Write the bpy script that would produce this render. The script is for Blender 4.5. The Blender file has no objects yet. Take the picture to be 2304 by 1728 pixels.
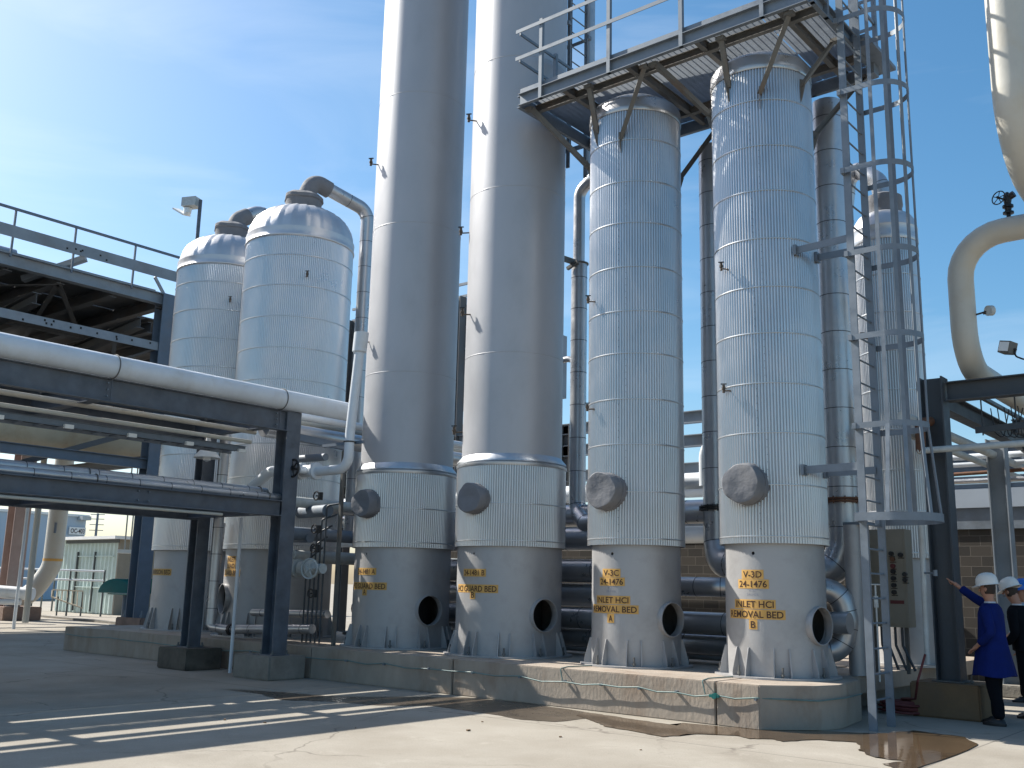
import bpy, bmesh, math, random
from mathutils import Vector, Matrix
random.seed(7)
R = math.radians
scene = bpy.context.scene
COL = scene.collection

# ---------------------------------------------------------------- camera
# plan axes: X runs along the row of vessels, Y away from the walkway
cam_d = bpy.data.cameras.new('camera'); cam = bpy.data.objects.new('camera', cam_d); COL.objects.link(cam)
cam_d.sensor_width = 36; cam_d.lens = 35.2; cam_d.clip_end = 6000; cam_d.clip_start = .05
U = Vector((.770, -.638)); V = Vector((.638, .770))
def rot_in(x, y, z): return Vector((x*U.x+y*U.y, x*V.x+y*V.y, z))
TH = R(11.5); RO = R(1.3)
right = rot_in(1, 0, 0); up = rot_in(0, -math.sin(TH), math.cos(TH)); fwd = rot_in(0, math.cos(TH), math.sin(TH))
cx = right*math.cos(RO)+up*math.sin(RO); cy = up*math.cos(RO)-right*math.sin(RO)
m = Matrix((cx, cy, -fwd)).transposed().to_4x4(); m.translation = (0, 0, 1.6)
cam.matrix_world = m
scene.camera = cam
# ---------------------------------------------------------------- sun and sky
SUN = Vector((-.978, -.208, 0)).normalized(); SUN_EL = R(42.5)
sd = Vector((SUN.x*math.cos(SUN_EL), SUN.y*math.cos(SUN_EL), math.sin(SUN_EL)))
sl = bpy.data.lights.new('sun', 'SUN'); sl.energy = 5.0; sl.angle = R(.5); sl.color = (1, .95, .86)
so = bpy.data.objects.new('sun', sl); COL.objects.link(so); so.rotation_euler = sd.to_track_quat('Z', 'Y').to_euler(); so.location = (-30, -10, 40)
world = bpy.data.worlds.new('World'); scene.world = world; world.use_nodes = True
wn = world.node_tree.nodes; wl = world.node_tree.links
bg = wn['Background']; bg.inputs['Strength'].default_value = .085
sky = wn.new('ShaderNodeTexSky'); sky.sky_type = 'NISHITA'; sky.sun_disc = False
sky.sun_elevation = SUN_EL; sky.sun_rotation = math.atan2(SUN.x, SUN.y)
sky.air_density = 1.0; sky.dust_density = 1.6; sky.ozone_density = 2.4; sky.altitude = 50
tc = wn.new('ShaderNodeTexCoord'); mp = wn.new('ShaderNodeMapping'); mp.inputs['Scale'].default_value = (1.1, 1.6, 6.5); mp.inputs['Rotation'].default_value = (.1, .35, .6)
nz = wn.new('ShaderNodeTexNoise'); nz.inputs['Scale'].default_value = 1.7; nz.inputs['Detail'].default_value = 7; nz.inputs['Roughness'].default_value = .55; nz.inputs['Distortion'].default_value = .6
cr = wn.new('ShaderNodeValToRGB'); cr.color_ramp.elements[0].position = .47; cr.color_ramp.elements[1].position = .85
cr.color_ramp.elements[1].color = (.24, .24, .24, 1)
mix = wn.new('ShaderNodeMixRGB'); mix.inputs['Color2'].default_value = (8.2, 8.6, 9.0, 1)
wl.new(tc.outputs['Generated'], mp.inputs['Vector']); wl.new(mp.outputs[0], nz.inputs['Vector']); wl.new(nz.outputs['Fac'], cr.inputs['Fac'])
wl.new(cr.outputs['Color'], mix.inputs['Fac']); hs = wn.new('ShaderNodeHueSaturation'); hs.inputs['Hue'].default_value = .489; hs.inputs['Saturation'].default_value = 1.28; hs.inputs['Value'].default_value = 1.13; wl.new(sky.outputs[0], hs.inputs['Color']); wl.new(hs.outputs[0], mix.inputs['Color1']); wl.new(mix.outputs[0], bg.inputs['Color'])
scene.view_settings.view_transform = 'Standard'; scene.view_settings.look = 'None'
scene.view_settings.exposure = .9; scene.view_settings.gamma = 1
scene.render.engine = 'CYCLES'

# ---------------------------------------------------------------- materials
def mat(name, col, rough=.6, metal=0, var=.12, scale=3.0, stretch=(1, 1, 1), bump=0, bscale=30, stain=None, stain_amt=.0, stain_scale=1.2, spec=.5, rvar=.1, tint=None):
    m = bpy.data.materials.new(name); m.use_nodes = True
    n = m.node_tree.nodes; l = m.node_tree.links; b = n['Principled BSDF']
    b.inputs['Metallic'].default_value = metal; b.inputs['Specular IOR Level'].default_value = spec
    t = n.new('ShaderNodeTexCoord'); mp = n.new('ShaderNodeMapping'); mp.inputs['Scale'].default_value = stretch
    l.new(t.outputs['Object'], mp.inputs['Vector'])
    z = n.new('ShaderNodeTexNoise'); z.inputs['Scale'].default_value = scale; z.inputs['Detail'].default_value = 6; z.inputs['Roughness'].default_value = .6
    l.new(mp.outputs[0], z.inputs['Vector'])
    r = n.new('ShaderNodeMapRange'); r.inputs[1].default_value = .3; r.inputs[2].default_value = .7; r.inputs[3].default_value = 1-var; r.inputs[4].default_value = 1+var
    l.new(z.outputs['Fac'], r.inputs[0])
    mu = n.new('ShaderNodeMixRGB'); mu.blend_type = 'MULTIPLY'; mu.inputs['Fac'].default_value = 1; mu.inputs['Color1'].default_value = (*col, 1)
    l.new(r.outputs[0], mu.inputs['Color2']); out = mu.outputs[0]
    if stain:
        z2 = n.new('ShaderNodeTexNoise'); z2.inputs['Scale'].default_value = stain_scale; z2.inputs['Detail'].default_value = 8; z2.inputs['Roughness'].default_value = .65
        mp2 = n.new('ShaderNodeMapping'); mp2.inputs['Scale'].default_value = (stretch[0], stretch[1], stretch[2]); mp2.inputs['Location'].default_value = (7.3, 2.1, 4)
        l.new(t.outputs['Object'], mp2.inputs['Vector']); l.new(mp2.outputs[0], z2.inputs['Vector'])
        r2 = n.new('ShaderNodeMapRange'); r2.inputs[1].default_value = .5; r2.inputs[2].default_value = .72; r2.inputs[4].default_value = stain_amt
        l.new(z2.outputs['Fac'], r2.inputs[0])
        mx = n.new('ShaderNodeMixRGB'); mx.inputs['Color2'].default_value = (*stain, 1); l.new(r2.outputs[0], mx.inputs['Fac']); l.new(out, mx.inputs['Color1']); out = mx.outputs[0]
    l.new(out, b.inputs['Base Color'])
    rr = n.new('ShaderNodeMapRange'); rr.inputs[1].default_value = .3; rr.inputs[2].default_value = .7; rr.inputs[3].default_value = max(.02, rough-rvar); rr.inputs[4].default_value = min(1, rough+rvar)
    l.new(z.outputs['Fac'], rr.inputs[0]); l.new(rr.outputs[0], b.inputs['Roughness'])
    if bump:
        zb = n.new('ShaderNodeTexNoise'); zb.inputs['Scale'].default_value = bscale; zb.inputs['Detail'].default_value = 5
        l.new(mp.outputs[0], zb.inputs['Vector'])
        bp = n.new('ShaderNodeBump'); bp.inputs['Strength'].default_value = bump; bp.inputs['Distance'].default_value = .02
        l.new(zb.outputs['Fac'], bp.inputs['Height']); l.new(bp.outputs[0], b.inputs['Normal'])
    return m
M = {}
M['jacket'] = mat('corrugated_aluminium', (.54, .545, .56), .33, .86, .07, 2.2, (1, 1, .6), stain=(.36, .36, .36), stain_amt=.25, stain_scale=1.6, rvar=.06)
M['jacket_far'] = mat('bright_corrugated_aluminium', (.60, .605, .62), .33, .84, .06, 1.4, (1, 1, .7), stain=(.5, .5, .52), stain_amt=.4, rvar=.08)
M['dome'] = mat('plain_aluminium_sheet', (.50, .51, .53), .42, .7, .08, 2.0, bump=.25, bscale=5, rvar=.08)
M['band'] = mat('aluminium_band', (.46, .48, .50), .42, .8, .1, 6)
M['seam'] = mat('dark_seam', (.09, .09, .10), .6, .3)
M['silver_paint'] = mat('silver_paint', (.385, .39, .41), .48, .26, .05, 1.2, (1, 1, .5), bump=.05, bscale=60, stain=(.25, .25, .25), stain_amt=.3, stain_scale=1.1, rvar=.07)
M['skirt'] = mat('silver_painted_skirt', (.37, .365, .365), .5, .3, .06, 2.4, bump=.08, bscale=40, stain=(.20, .19, .18), stain_amt=.35, stain_scale=2.2)
M['blanket'] = mat('grey_fabric_cover', (.155, .16, .175), .85, 0, .12, 6, bump=.8, bscale=7, stain=(.2, .19, .17), stain_amt=.3)
M['lag'] = mat('silver_pipe_lagging', (.46, .465, .48), .34, .7, .1, 3, bump=.12, bscale=14, rvar=.1, stain=(.34, .33, .31), stain_amt=.3)
M['galv'] = mat('galvanised_steel', (.16, .19, .225), .55, .3, .2, 5, stain=(.17, .19, .21), stain_amt=.5, stain_scale=3, rvar=.15)
M['galv_rust'] = mat('stained_galvanised_steel', (.13, .13, .125), .65, .2, .2, 5, stain=(.16, .10, .06), stain_amt=.6, stain_scale=2.6)
M['navy'] = mat('dark_blue_steel_paint', (.085, .102, .128), .55, 0, .3, 4, stain=(.13, .125, .12), stain_amt=.35, stain_scale=2.2)
M['slate'] = mat('slate_blue_steel_paint', (.12, .155, .20), .6, 0, .15, 2.5, stain=(.22, .17, .13), stain_amt=.35, stain_scale=1.2)
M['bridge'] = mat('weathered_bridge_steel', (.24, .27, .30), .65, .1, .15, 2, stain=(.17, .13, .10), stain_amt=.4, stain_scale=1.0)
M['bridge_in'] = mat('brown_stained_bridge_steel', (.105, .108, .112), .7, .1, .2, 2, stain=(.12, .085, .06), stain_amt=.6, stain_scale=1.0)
M['black_steel'] = mat('black_steel', (.040, .050, .062), .5, 0, .2, 4, stain=(.07, .072, .075), stain_amt=.4)
M['white_pipe'] = mat('white_painted_pipe', (.60, .64, .68), .42, 0, .08, 2, stain=(.45, .42, .36), stain_amt=.4, stain_scale=2)
M['cream'] = mat('cream_painted_pipe', (.46, .45, .405), .45, 0, .06, 1.6, bump=.05, bscale=20, stain=(.46, .38, .26), stain_amt=.45, stain_scale=1.5)
M['cream_dirty'] = mat('grimy_cream_pipe', (.50, .44, .33), .6, 0, .12, 1.2, stain=(.33, .20, .10), stain_amt=.6, stain_scale=.8)
M['pink_steel'] = mat('faded_pinkish_steel', (.33, .25, .23), .7, 0, .15, 2, stain=(.42, .38, .34), stain_amt=.5)
M['valve_grey'] = mat('pale_grey_valve_paint', (.42, .45, .45), .5, 0, .15, 8, stain=(.3, .24, .18), stain_amt=.4)
M['black'] = mat('black_iron', (.018, .018, .02), .45, .2, .2, 8)
M['hollow_shade'] = mat('painted_hollow_shade', (.012, .012, .013), .9)  # near-black colour stands in for shade inside skirts, holes and pipe mouths
M['rust'] = mat('rusty_iron', (.12, .055, .03), .8, 0, .35, 12, bump=.3)
M['red'] = mat('red_rubber', (.11, .02, .02), .6)
M['yellow'] = mat('yellow_label', (.56, .32, .085), .6, 0, .1, 9)
M['ink'] = mat('dark_brown_lettering', (.045, .015, .008), .6)
M['faint_ink'] = mat('faded_stencil_ink', (.25, .26, .30), .6)
M['concrete'] = mat('plinth_concrete', (.32, .27, .22), .85, 0, .16, 2.5, stretch=(1, 1, .45), bump=.35, bscale=24, stain=(.20, .13, .085), stain_amt=.65, stain_scale=2.2)
M['footing'] = mat('footing_concrete', (.21, .195, .17), .85, 0, .2, 3, bump=.4, bscale=20, stain=(.13, .11, .09), stain_amt=.6, stain_scale=2)
M['footing_red'] = mat('reddish_footing_concrete', (.22, .15, .12), .85, 0, .25, 3, bump=.4, bscale=20, stain=(.12, .08, .06), stain_amt=.5)
M['footing_brown'] = mat('ochre_footing_concrete', (.17, .105, .055), .85, 0, .2, 2, bump=.35, bscale=20, stain=(.14, .10, .07), stain_amt=.6, stain_scale=1.2)
M['footing_black'] = mat('oil_blackened_concrete', (.09, .08, .065), .8, 0, .3, 3, bump=.4, bscale=20, stain=(.02, .018, .015), stain_amt=.85, stain_scale=1.6)
M['teal'] = mat('teal_fibreglass', (.0, .13, .12), .4, 0, .15, 4)
M['shed'] = mat('pale_green_shed_sheet', (.50, .60, .56), .6, 0, .1, 1)
M['shed_dark'] = mat('dark_shed_trim', (.07, .08, .08), .7)
M['far_wall'] = mat('pale_blue_sheet_wall', (.38, .47, .56), .6, 0, .06, .3)
M['white'] = mat('white_paint', (.78, .78, .76), .5, 0, .05, 3)
M['cabinet'] = mat('tan_cabinet_paint', (.24, .215, .17), .55, 0, .1, 3, stain=(.22, .18, .12), stain_amt=.4)
M['fascia'] = mat('white_fascia', (.30, .35, .41), .6, 0, .08, 1)
M['lens'] = mat('lamp_glass', (.75, .77, .78), .15, 0, .02)
M['bronze'] = mat('brown_brass', (.08, .06, .045), .5, .5, .2, 10)
M['wire'] = mat('green_grey_ground_wire', (.12, .19, .18), .55, 0, .2, 9)
M['timber'] = mat('pale_timber', (.50, .44, .34), .8, 0, .2, 5)
M['coat'] = mat('royal_blue_cotton', (.006, .015, .105), .9, 0, .2, 5, bump=.6, bscale=9, spec=.15)
M['navy_cloth'] = mat('near_black_cloth', (.006, .007, .010), .95, 0, .2, 6, bump=.5, bscale=10, spec=.1)
M['shirt'] = mat('light_blue_cotton', (.32, .50, .62), .9, 0, .1, 6, bump=.4, bscale=10)
M['skin'] = mat('skin', (.40, .20, .13), .55, 0, .08, 12)
M['hair'] = mat('dark_hair', (.03, .018, .012), .7, 0, .3, 30)
M['hat_white'] = mat('white_hard_hat', (.72, .70, .66), .35, 0, .03, 4)
M['hat_blue'] = mat('blue_hard_hat', (.02, .16, .60), .3, 0, .03, 4)
M['shoe'] = mat('black_leather', (.012, .011, .011), .45)
M['collar'] = mat('pale_collar', (.5, .52, .56), .9)

def concrete_ground():
    m = bpy.data.materials.new('concrete_pavement'); m.use_nodes = True
    n = m.node_tree.nodes; l = m.node_tree.links; b = n['Principled BSDF']
    t = n.new('ShaderNodeTexCoord')
    def noise(s, d=8, r=.6, dist=0):
        z = n.new('ShaderNodeTexNoise'); z.inputs['Scale'].default_value = s; z.inputs['Detail'].default_value = d; z.inputs['Roughness'].default_value = r; z.inputs['Distortion'].default_value = dist
        l.new(t.outputs['Object'], z.inputs['Vector']); return z.outputs['Fac']
    def rng(x, a, b_, c, d):
        r = n.new('ShaderNodeMapRange'); r.inputs[1].default_value = a; r.inputs[2].default_value = b_; r.inputs[3].default_value = c; r.inputs[4].default_value = d
        l.new(x, r.inputs[0]); return r.outputs[0]
    def mx(fac, c1, c2, mode='MIX'):
        k = n.new('ShaderNodeMixRGB'); k.blend_type = mode
        for s, v in (('Fac', fac), ('Color1', c1), ('Color2', c2)):
            if hasattr(v, 'links'): l.new(v, k.inputs[s])
            else: k.inputs[s].default_value = v
        return k.outputs[0]
    c = mx(rng(noise(.7), .35, .65, 0, 1), (.265, .238, .198, 1), (.325, .298, .255, 1))
    c = mx(rng(noise(.28, 10, .7, .8), .52, .7, 0, .55), c, (.20, .178, .145, 1))
    c = mx(rng(noise(60, 3), .3, .7, 0, 1), mx(1, c, (.88, .88, .88, 1), 'MULTIPLY'), mx(1, c, (1.08, 1.08, 1.08, 1), 'MULTIPLY'))
    c = mx(rng(noise(6, 10, .8), .58, .72, 0, .55), c, (.17, .15, .125, 1))
    c = mx(rng(noise(1.7, 12, .75, 1.2), .56, .66, 0, .35), c, (.40, .37, .32, 1))
    c = mx(rng(noise(22, 4, .5), .70, .74, 0, .6), c, (.12, .10, .085, 1))
    # cracks: thin lines where a warped cell pattern meets
    w = n.new('ShaderNodeTexVoronoi'); w.feature = 'DISTANCE_TO_EDGE'; w.inputs['Scale'].default_value = .33
    wv = n.new('ShaderNodeTexNoise'); wv.inputs['Scale'].default_value = 1.4; wv.inputs['Detail'].default_value = 6; l.new(t.outputs['Object'], wv.inputs['Vector'])
    ad = n.new('ShaderNodeMixRGB'); ad.blend_type = 'ADD'; ad.inputs['Fac'].default_value = .9; l.new(t.outputs['Object'], ad.inputs['Color1']); l.new(wv.outputs['Color'], ad.inputs['Color2'])
    l.new(ad.outputs[0], w.inputs['Vector'])
    crk = rng(w.outputs['Distance'], 0, .009, 1, 0)
    mm = n.new('ShaderNodeMath'); mm.operation = 'MULTIPLY'; l.new(crk, mm.inputs[0]); l.new(rng(noise(.5, 3), .46, .56, 0, .85), mm.inputs[1])
    c = mx(mm.outputs[0], c, (.14, .12, .10, 1))
    # slab joints
    sp = n.new('ShaderNodeSeparateXYZ'); l.new(t.outputs['Object'], sp.inputs[0])
    fac = None
    for ax, per, off in (('X', 4.6, 3.35-4.6*0), ('Y', 5.2, .4)):
        a = n.new('ShaderNodeMath'); a.operation = 'ADD'; l.new(sp.outputs[ax], a.inputs[0]); a.inputs[1].default_value = off
        p = n.new('ShaderNodeMath'); p.operation = 'PINGPONG'; l.new(a.outputs[0], p.inputs[0]); p.inputs[1].default_value = per
        j = rng(p.outputs[0], 0.004, .016, 1, 0)
        if fac is None: fac = j
        else:
            q = n.new('ShaderNodeMath'); q.operation = 'MAXIMUM'; l.new(fac, q.inputs[0]); l.new(j, q.inputs[1]); fac = q.outputs[0]
    q = n.new('ShaderNodeMath'); q.operation = 'MULTIPLY'; l.new(fac, q.inputs[0]); q.inputs[1].default_value = .7
    c = mx(q.outputs[0], c, (.10, .09, .08, 1))
    l.new(c, b.inputs['Base Color']); b.inputs['Roughness'].default_value = .88; b.inputs['Specular IOR Level'].default_value = .25
    bp = n.new('ShaderNodeBump'); bp.inputs['Strength'].default_value = .35; bp.inputs['Distance'].default_value = .01; l.new(noise(25, 8, .7), bp.inputs['Height']); l.new(bp.outputs[0], b.inputs['Normal'])
    return m
M['ground'] = concrete_ground()

def water_mat():
    m = bpy.data.materials.new('muddy_water'); m.use_nodes = True
    n = m.node_tree.nodes; l = m.node_tree.links; b = n['Principled BSDF']
    t = n.new('ShaderNodeTexCoord'); z = n.new('ShaderNodeTexNoise'); z.inputs['Scale'].default_value = 2.2; z.inputs['Detail'].default_value = 6; l.new(t.outputs['Object'], z.inputs['Vector'])
    c = n.new('ShaderNodeValToRGB'); c.color_ramp.elements[0].color = (.045, .032, .020, 1); c.color_ramp.elements[1].color = (.125, .085, .052, 1)
    l.new(z.outputs['Fac'], c.inputs['Fac']); l.new(c.outputs[0], b.inputs['Base Color'])
    b.inputs['Roughness'].default_value = .06; b.inputs['IOR'].default_value = 1.33
    z2 = n.new('ShaderNodeTexNoise'); z2.inputs['Scale'].default_value = 7; l.new(t.outputs['Object'], z2.inputs['Vector'])
    bp = n.new('ShaderNodeBump'); bp.inputs['Strength'].default_value = .04; bp.inputs['Distance'].default_value = .02; l.new(z2.outputs['Fac'], bp.inputs['Height']); l.new(bp.outputs[0], b.inputs['Normal'])
    return m
M['water'] = water_mat()
M['wet'] = mat('wet_concrete', (.075, .058, .042), .3, 0, .2, 3, stain=(.15, .12, .09), stain_amt=.6, stain_scale=1.6)

def block_mat():
    m = bpy.data.materials.new('brown_block_wall'); m.use_nodes = True
    n = m.node_tree.nodes; l = m.node_tree.links; b = n['Principled BSDF']
    t = n.new('ShaderNodeTexCoord'); s = n.new('ShaderNodeSeparateXYZ'); l.new(t.outputs['Object'], s.inputs[0]); cb = n.new('ShaderNodeCombineXYZ')
    a = n.new('ShaderNodeMath'); a.operation = 'ADD'; l.new(s.outputs['X'], a.inputs[0]); l.new(s.outputs['Y'], a.inputs[1])
    l.new(a.outputs[0], cb.inputs['X']); l.new(s.outputs['Z'], cb.inputs['Y'])
    br = n.new('ShaderNodeTexBrick'); br.inputs['Scale'].default_value = 1; br.inputs['Brick Width'].default_value = .406; br.inputs['Row Height'].default_value = .203
    br.inputs['Mortar Size'].default_value = .006; br.inputs['Mortar Smooth'].default_value = .2; br.inputs['Bias'].default_value = -.1
    br.inputs['Color1'].default_value = (.050, .043, .036, 1); br.inputs['Color2'].default_value = (.026, .024, .022, 1); br.inputs['Mortar'].default_value = (.10, .09, .078, 1)
    l.new(cb.outputs[0], br.inputs['Vector']); l.new(br.outputs['Color'], b.inputs['Base Color']); b.inputs['Roughness'].default_value = .9
    bp = n.new('ShaderNodeBump'); bp.inputs['Strength'].default_value = .4; bp.inputs['Distance'].default_value = .02; bp.invert = True; l.new(br.outputs['Fac'], bp.inputs['Height']); l.new(bp.outputs[0], b.inputs['Normal'])
    return m
M['block'] = block_mat()

# ---------------------------------------------------------------- objects
ORG = {}
def thing(name, label, cat, loc=(0, 0, 0), group=None):
    o = bpy.data.objects.new(name, None); COL.objects.link(o); o.location = loc; o.empty_display_size = .2
    ORG[o.name] = Vector(loc); o['label'] = label; o['category'] = cat
    if group: o['group'] = group
    return o
def tag(o, label, cat, group=None):
    o['label'] = label; o['category'] = cat
    if group: o['group'] = group
    return o
def finish(name, me, mt, parent, base=None):
    if isinstance(mt, str): mt = M[mt]
    me.materials.append(mt)
    org = ORG[parent.name] if parent else (Vector(base) if base is not None else Vector((0, 0, 0)))
    me.transform(Matrix.Translation(-org))
    me.shade_smooth(); me.set_sharp_from_angle(angle=R(32))
    o = bpy.data.objects.new(name, me); COL.objects.link(o)
    if parent: o.parent = parent
    else: o.location = org
    ORG[o.name] = org
    return o
class MB:
    def __init__(s): s.v = []; s.f = []
    def add(s, vs, fs):
        k = len(s.v); s.v += [tuple(v) for v in vs]; s.f += [tuple(i+k for i in f) for f in fs]; return s
    def build(s, name, mt, parent=None, base=None, label=None):
        me = bpy.data.meshes.new(name); me.from_pydata(s.v, [], s.f); me.update()
        o = finish(name, me, mt, parent, base)
        if label: o['label'] = label
        return o
    def box(s, c, size, rz=0, mtx=None):
        hx, hy, hz = size[0]/2, size[1]/2, size[2]/2; c = Vector(c)
        vs = [Vector((x, y, z)) for x in (-hx, hx) for y in (-hy, hy) for z in (-hz, hz)]
        rm = mtx if mtx is not None else Matrix.Rotation(rz, 3, 'Z')
        return s.add([rm@v+c for v in vs], [(0, 1, 3, 2), (4, 6, 7, 5), (0, 4, 5, 1), (2, 3, 7, 6), (0, 2, 6, 4), (1, 5, 7, 3)])
    def span(s, a, b):
        return s.box([(a[i]+b[i])/2 for i in range(3)], [abs(b[i]-a[i]) for i in range(3)])
    def bar(s, a, b, w, h, side=None):   # w across 'side' direction, h across the other
        a = Vector(a); b = Vector(b); d = (b-a).normalized()
        sd_ = Vector(side) if side is not None else (Vector((0, 0, 1)).cross(d) if abs(d.z) < .95 else Vector((1, 0, 0)))
        sd_ = (sd_-d*sd_.dot(d)).normalized(); u_ = d.cross(sd_)
        vs = []
        for p in (a, b):
            for x, y in ((-1, -1), (1, -1), (1, 1), (-1, 1)): vs.append(p+sd_*x*w/2+u_*y*h/2)
        return s.add(vs, [(3, 2, 1, 0), (4, 5, 6, 7), (0, 1, 5, 4), (1, 2, 6, 5), (2, 3, 7, 6), (3, 0, 4, 7)])
    def ibeam(s, a, b, depth, width, t=.018, web=None):   # web: direction of the depth
        a = Vector(a); b = Vector(b); d = (b-a).normalized()
        w = Vector(web) if web is not None else Vector((0, 0, 1)); w = (w-d*w.dot(d)).normalized(); f = d.cross(w)
        for k in (-1, 1): s.bar(a+w*k*(depth-t)/2, b+w*k*(depth-t)/2, width, t, f)
        s.bar(a, b, depth-2*t, t*.7, w); return s
    def channel(s, a, b, depth, width, t=.012, web=(0, 0, 1), out=1):
        a = Vector(a); b = Vector(b); d = (b-a).normalized(); w = Vector(web).normalized(); f = d.cross(w)*out
        s.bar(a, b, depth, t, w)
        for k in (-1, 1): s.bar(a+w*k*(depth-t)/2+f*(width/2+t/2), b+w*k*(depth-t)/2+f*(width/2+t/2), width, t, f)
        return s
    def ring(s, c, x, y, r, n, rf=None):
        return [c+x*math.cos(2*math.pi*i/n)*(rf(i) if rf else r)+y*math.sin(2*math.pi*i/n)*(rf(i) if rf else r) for i in range(n)]
    def cyl(s, a, b, r, r2=None, n=20, caps=True):
        a = Vector(a); b = Vector(b); d = (b-a).normalized(); r2 = r if r2 is None else r2
        x = d.orthogonal().normalized(); y = d.cross(x)
        vs = s.ring(a, x, y, r, n)+s.ring(b, x, y, r2, n)
        fs = [(i, (i+1) % n, n+(i+1) % n, n+i) for i in range(n)]
        if caps: fs += [tuple(range(n-1, -1, -1)), tuple(range(n, 2*n))]
        return s.add(vs, fs)
    def lathe(s, c, prof, n=64, axis=(0, 0, 1), cap0=False, cap1=False, a0=0, a1=2*math.pi):
        c = Vector(c); d = Vector(axis).normalized()
        if abs(d.z) > .99: x = Vector((1, 0, 0)); y = Vector((0, 1, 0))*(1 if d.z > 0 else -1)
        else: x = d.orthogonal().normalized(); y = d.cross(x)
        vs = []
        for r, z in prof: vs += s.ring(c+d*z, x, y, r, n)
        fs = []
        for k in range(len(prof)-1):
            for i in range(n): fs.append((k*n+i, k*n+(i+1) % n, (k+1)*n+(i+1) % n, (k+1)*n+i))
        if cap0: fs.append(tuple(range(n-1, -1, -1)))
        if cap1: fs.append(tuple(range((len(prof)-1)*n, len(prof)*n)))
        return s.add(vs, fs)
    def tube(s, pts, r, n=16, bend=None, caps=True, rf=None):
        path = fillet(pts, bend if bend is not None else r*2.2)
        k0 = len(s.v); t0 = (path[1]-path[0]).normalized(); x = t0.orthogonal().normalized()
        vs = []; fs = []
        for i, p in enumerate(path):
            if i == 0: t = t0
            elif i == len(path)-1: t = (path[-1]-path[-2]).normalized()
            else: t = ((path[i+1]-p).normalized()+(p-path[i-1]).normalized()).normalized()
            x = (x-t*x.dot(t)).normalized(); y = t.cross(x)
            rr = r if rf is None else rf(i/(len(path)-1))
            vs += s.ring(p, x, y, rr, n)
        L = len(path)
        for k in range(L-1):
            for i in range(n): fs.append((k*n+i, k*n+(i+1) % n, (k+1)*n+(i+1) % n, (k+1)*n+i))
        if caps: fs += [tuple(range(n-1, -1, -1)), tuple(range((L-1)*n, L*n))]
        return s.add(vs, fs)
    def torus(s, c, axis, Rr, r, n=32, k=8):
        c = Vector(c); d = Vector(axis).normalized(); x = d.orthogonal().normalized(); y = d.cross(x)
        vs = []; fs = []
        for i in range(n):
            a = 2*math.pi*i/n; e = x*math.cos(a)+y*math.sin(a)
            for j in range(k):
                b = 2*math.pi*j/k; vs.append(c+e*(Rr+r*math.cos(b))+d*r*math.sin(b))
        for i in range(n):
            for j in range(k): fs.append((i*k+j, ((i+1) % n)*k+j, ((i+1) % n)*k+(j+1) % k, i*k+(j+1) % k))
        return s.add(vs, fs)
    def prism(s, poly, h, axis):   # poly: list of Vector, extruded by axis*h
        n = len(poly); e = Vector(axis)*h
        vs = [Vector(p) for p in poly]+[Vector(p)+e for p in poly]
        return s.add(vs, [tuple(range(n-1, -1, -1)), tuple(range(n, 2*n))]+[(i, (i+1) % n, n+(i+1) % n, n+i) for i in range(n)])
def fillet(pts, rad, seg=7):
    pts = [Vector(p) for p in pts]; out = [pts[0]]
    for i in range(1, len(pts)-1):
        a, b, c = pts[i-1], pts[i], pts[i+1]; d1 = (a-b).normalized(); d2 = (c-b).normalized(); ang = d1.angle(d2)
        if ang > math.pi-.02 or rad <= 0: out.append(b); continue
        t = min(rad/math.tan(ang/2), (a-b).length*.49, (c-b).length*.49); rr = t*math.tan(ang/2)
        bis = (d1+d2).normalized(); ctr = b+bis*(rr/math.sin(ang/2)); p1 = b+d1*t; p2 = b+d2*t
        v1 = p1-ctr; v2 = p2-ctr; tot = v1.angle(v2); axx = v1.cross(v2).normalized()
        for k in range(seg+1): out.append(ctr+Matrix.Rotation(tot*k/seg, 3, axx)@v1)
    out.append(pts[-1]); return out
def along(pts, bend, step, start=.3):
    path = fillet(pts, bend); d = start; acc = 0; res = []
    for i in range(len(path)-1):
        L = (path[i+1]-path[i]).length
        while d <= acc+L and L > 1e-6:
            f = (d-acc)/L; res.append((path[i].lerp(path[i+1], f), (path[i+1]-path[i]).normalized())); d += step
        acc += L
    return res
def pipe(label, pts, r, mt, bend=None, band=0, name='pipe', group=None, n=18, flanges=(), start=.3, caps=True, bmat='seam'):
    b = bend if bend is not None else r*2.4; base = min((Vector(p) for p in pts), key=lambda p: p.z)
    if not band and not flanges:
        return tag(MB().tube(pts, r, n, b, caps).build(name, mt, None, base), label, 'pipe', group)
    t = thing(name, label, 'pipe', base, group)
    MB().tube(pts, r, n, b, caps).build('pipe_run', mt, t)
    if band:
        for p, d in along(pts, b, band, start): MB().cyl(p-d*.006, p+d*.006, r+.003, n=n).build('lagging_seam', bmat, t)
    for p, d, fm in flanges:
        p = Vector(p); d = Vector(d); q = MB().cyl(p-d*.035, p-d*.006, r*1.32, n=24).cyl(p+d*.006, p+d*.035, r*1.32, n=24)
        x = d.orthogonal().normalized(); y = d.cross(x)
        for i in range(10):
            e = x*math.cos(i*.628)+y*math.sin(i*.628); q.cyl(p+e*r*1.17-d*.055, p+e*r*1.17+d*.055, .011, n=6)
        q.build('flange', fm, t)
    return t
def handwheel(q, c, axis, Rr, r=.012, spokes=5):
    c = Vector(c); d = Vector(axis).normalized(); q.torus(c, d, Rr, r, 28, 6); x = d.orthogonal().normalized(); y = d.cross(x)
    for i in range(spokes): a = 2*math.pi*i/spokes; q.cyl(c, c+(x*math.cos(a)+y*math.sin(a))*Rr, r*.7, n=6)
    q.cyl(c-d*.02, c+d*.03, r*2, n=10)
def struct(name, mb, mt):
    o = mb.build(name, mt); o['kind'] = 'structure'; return o

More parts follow.
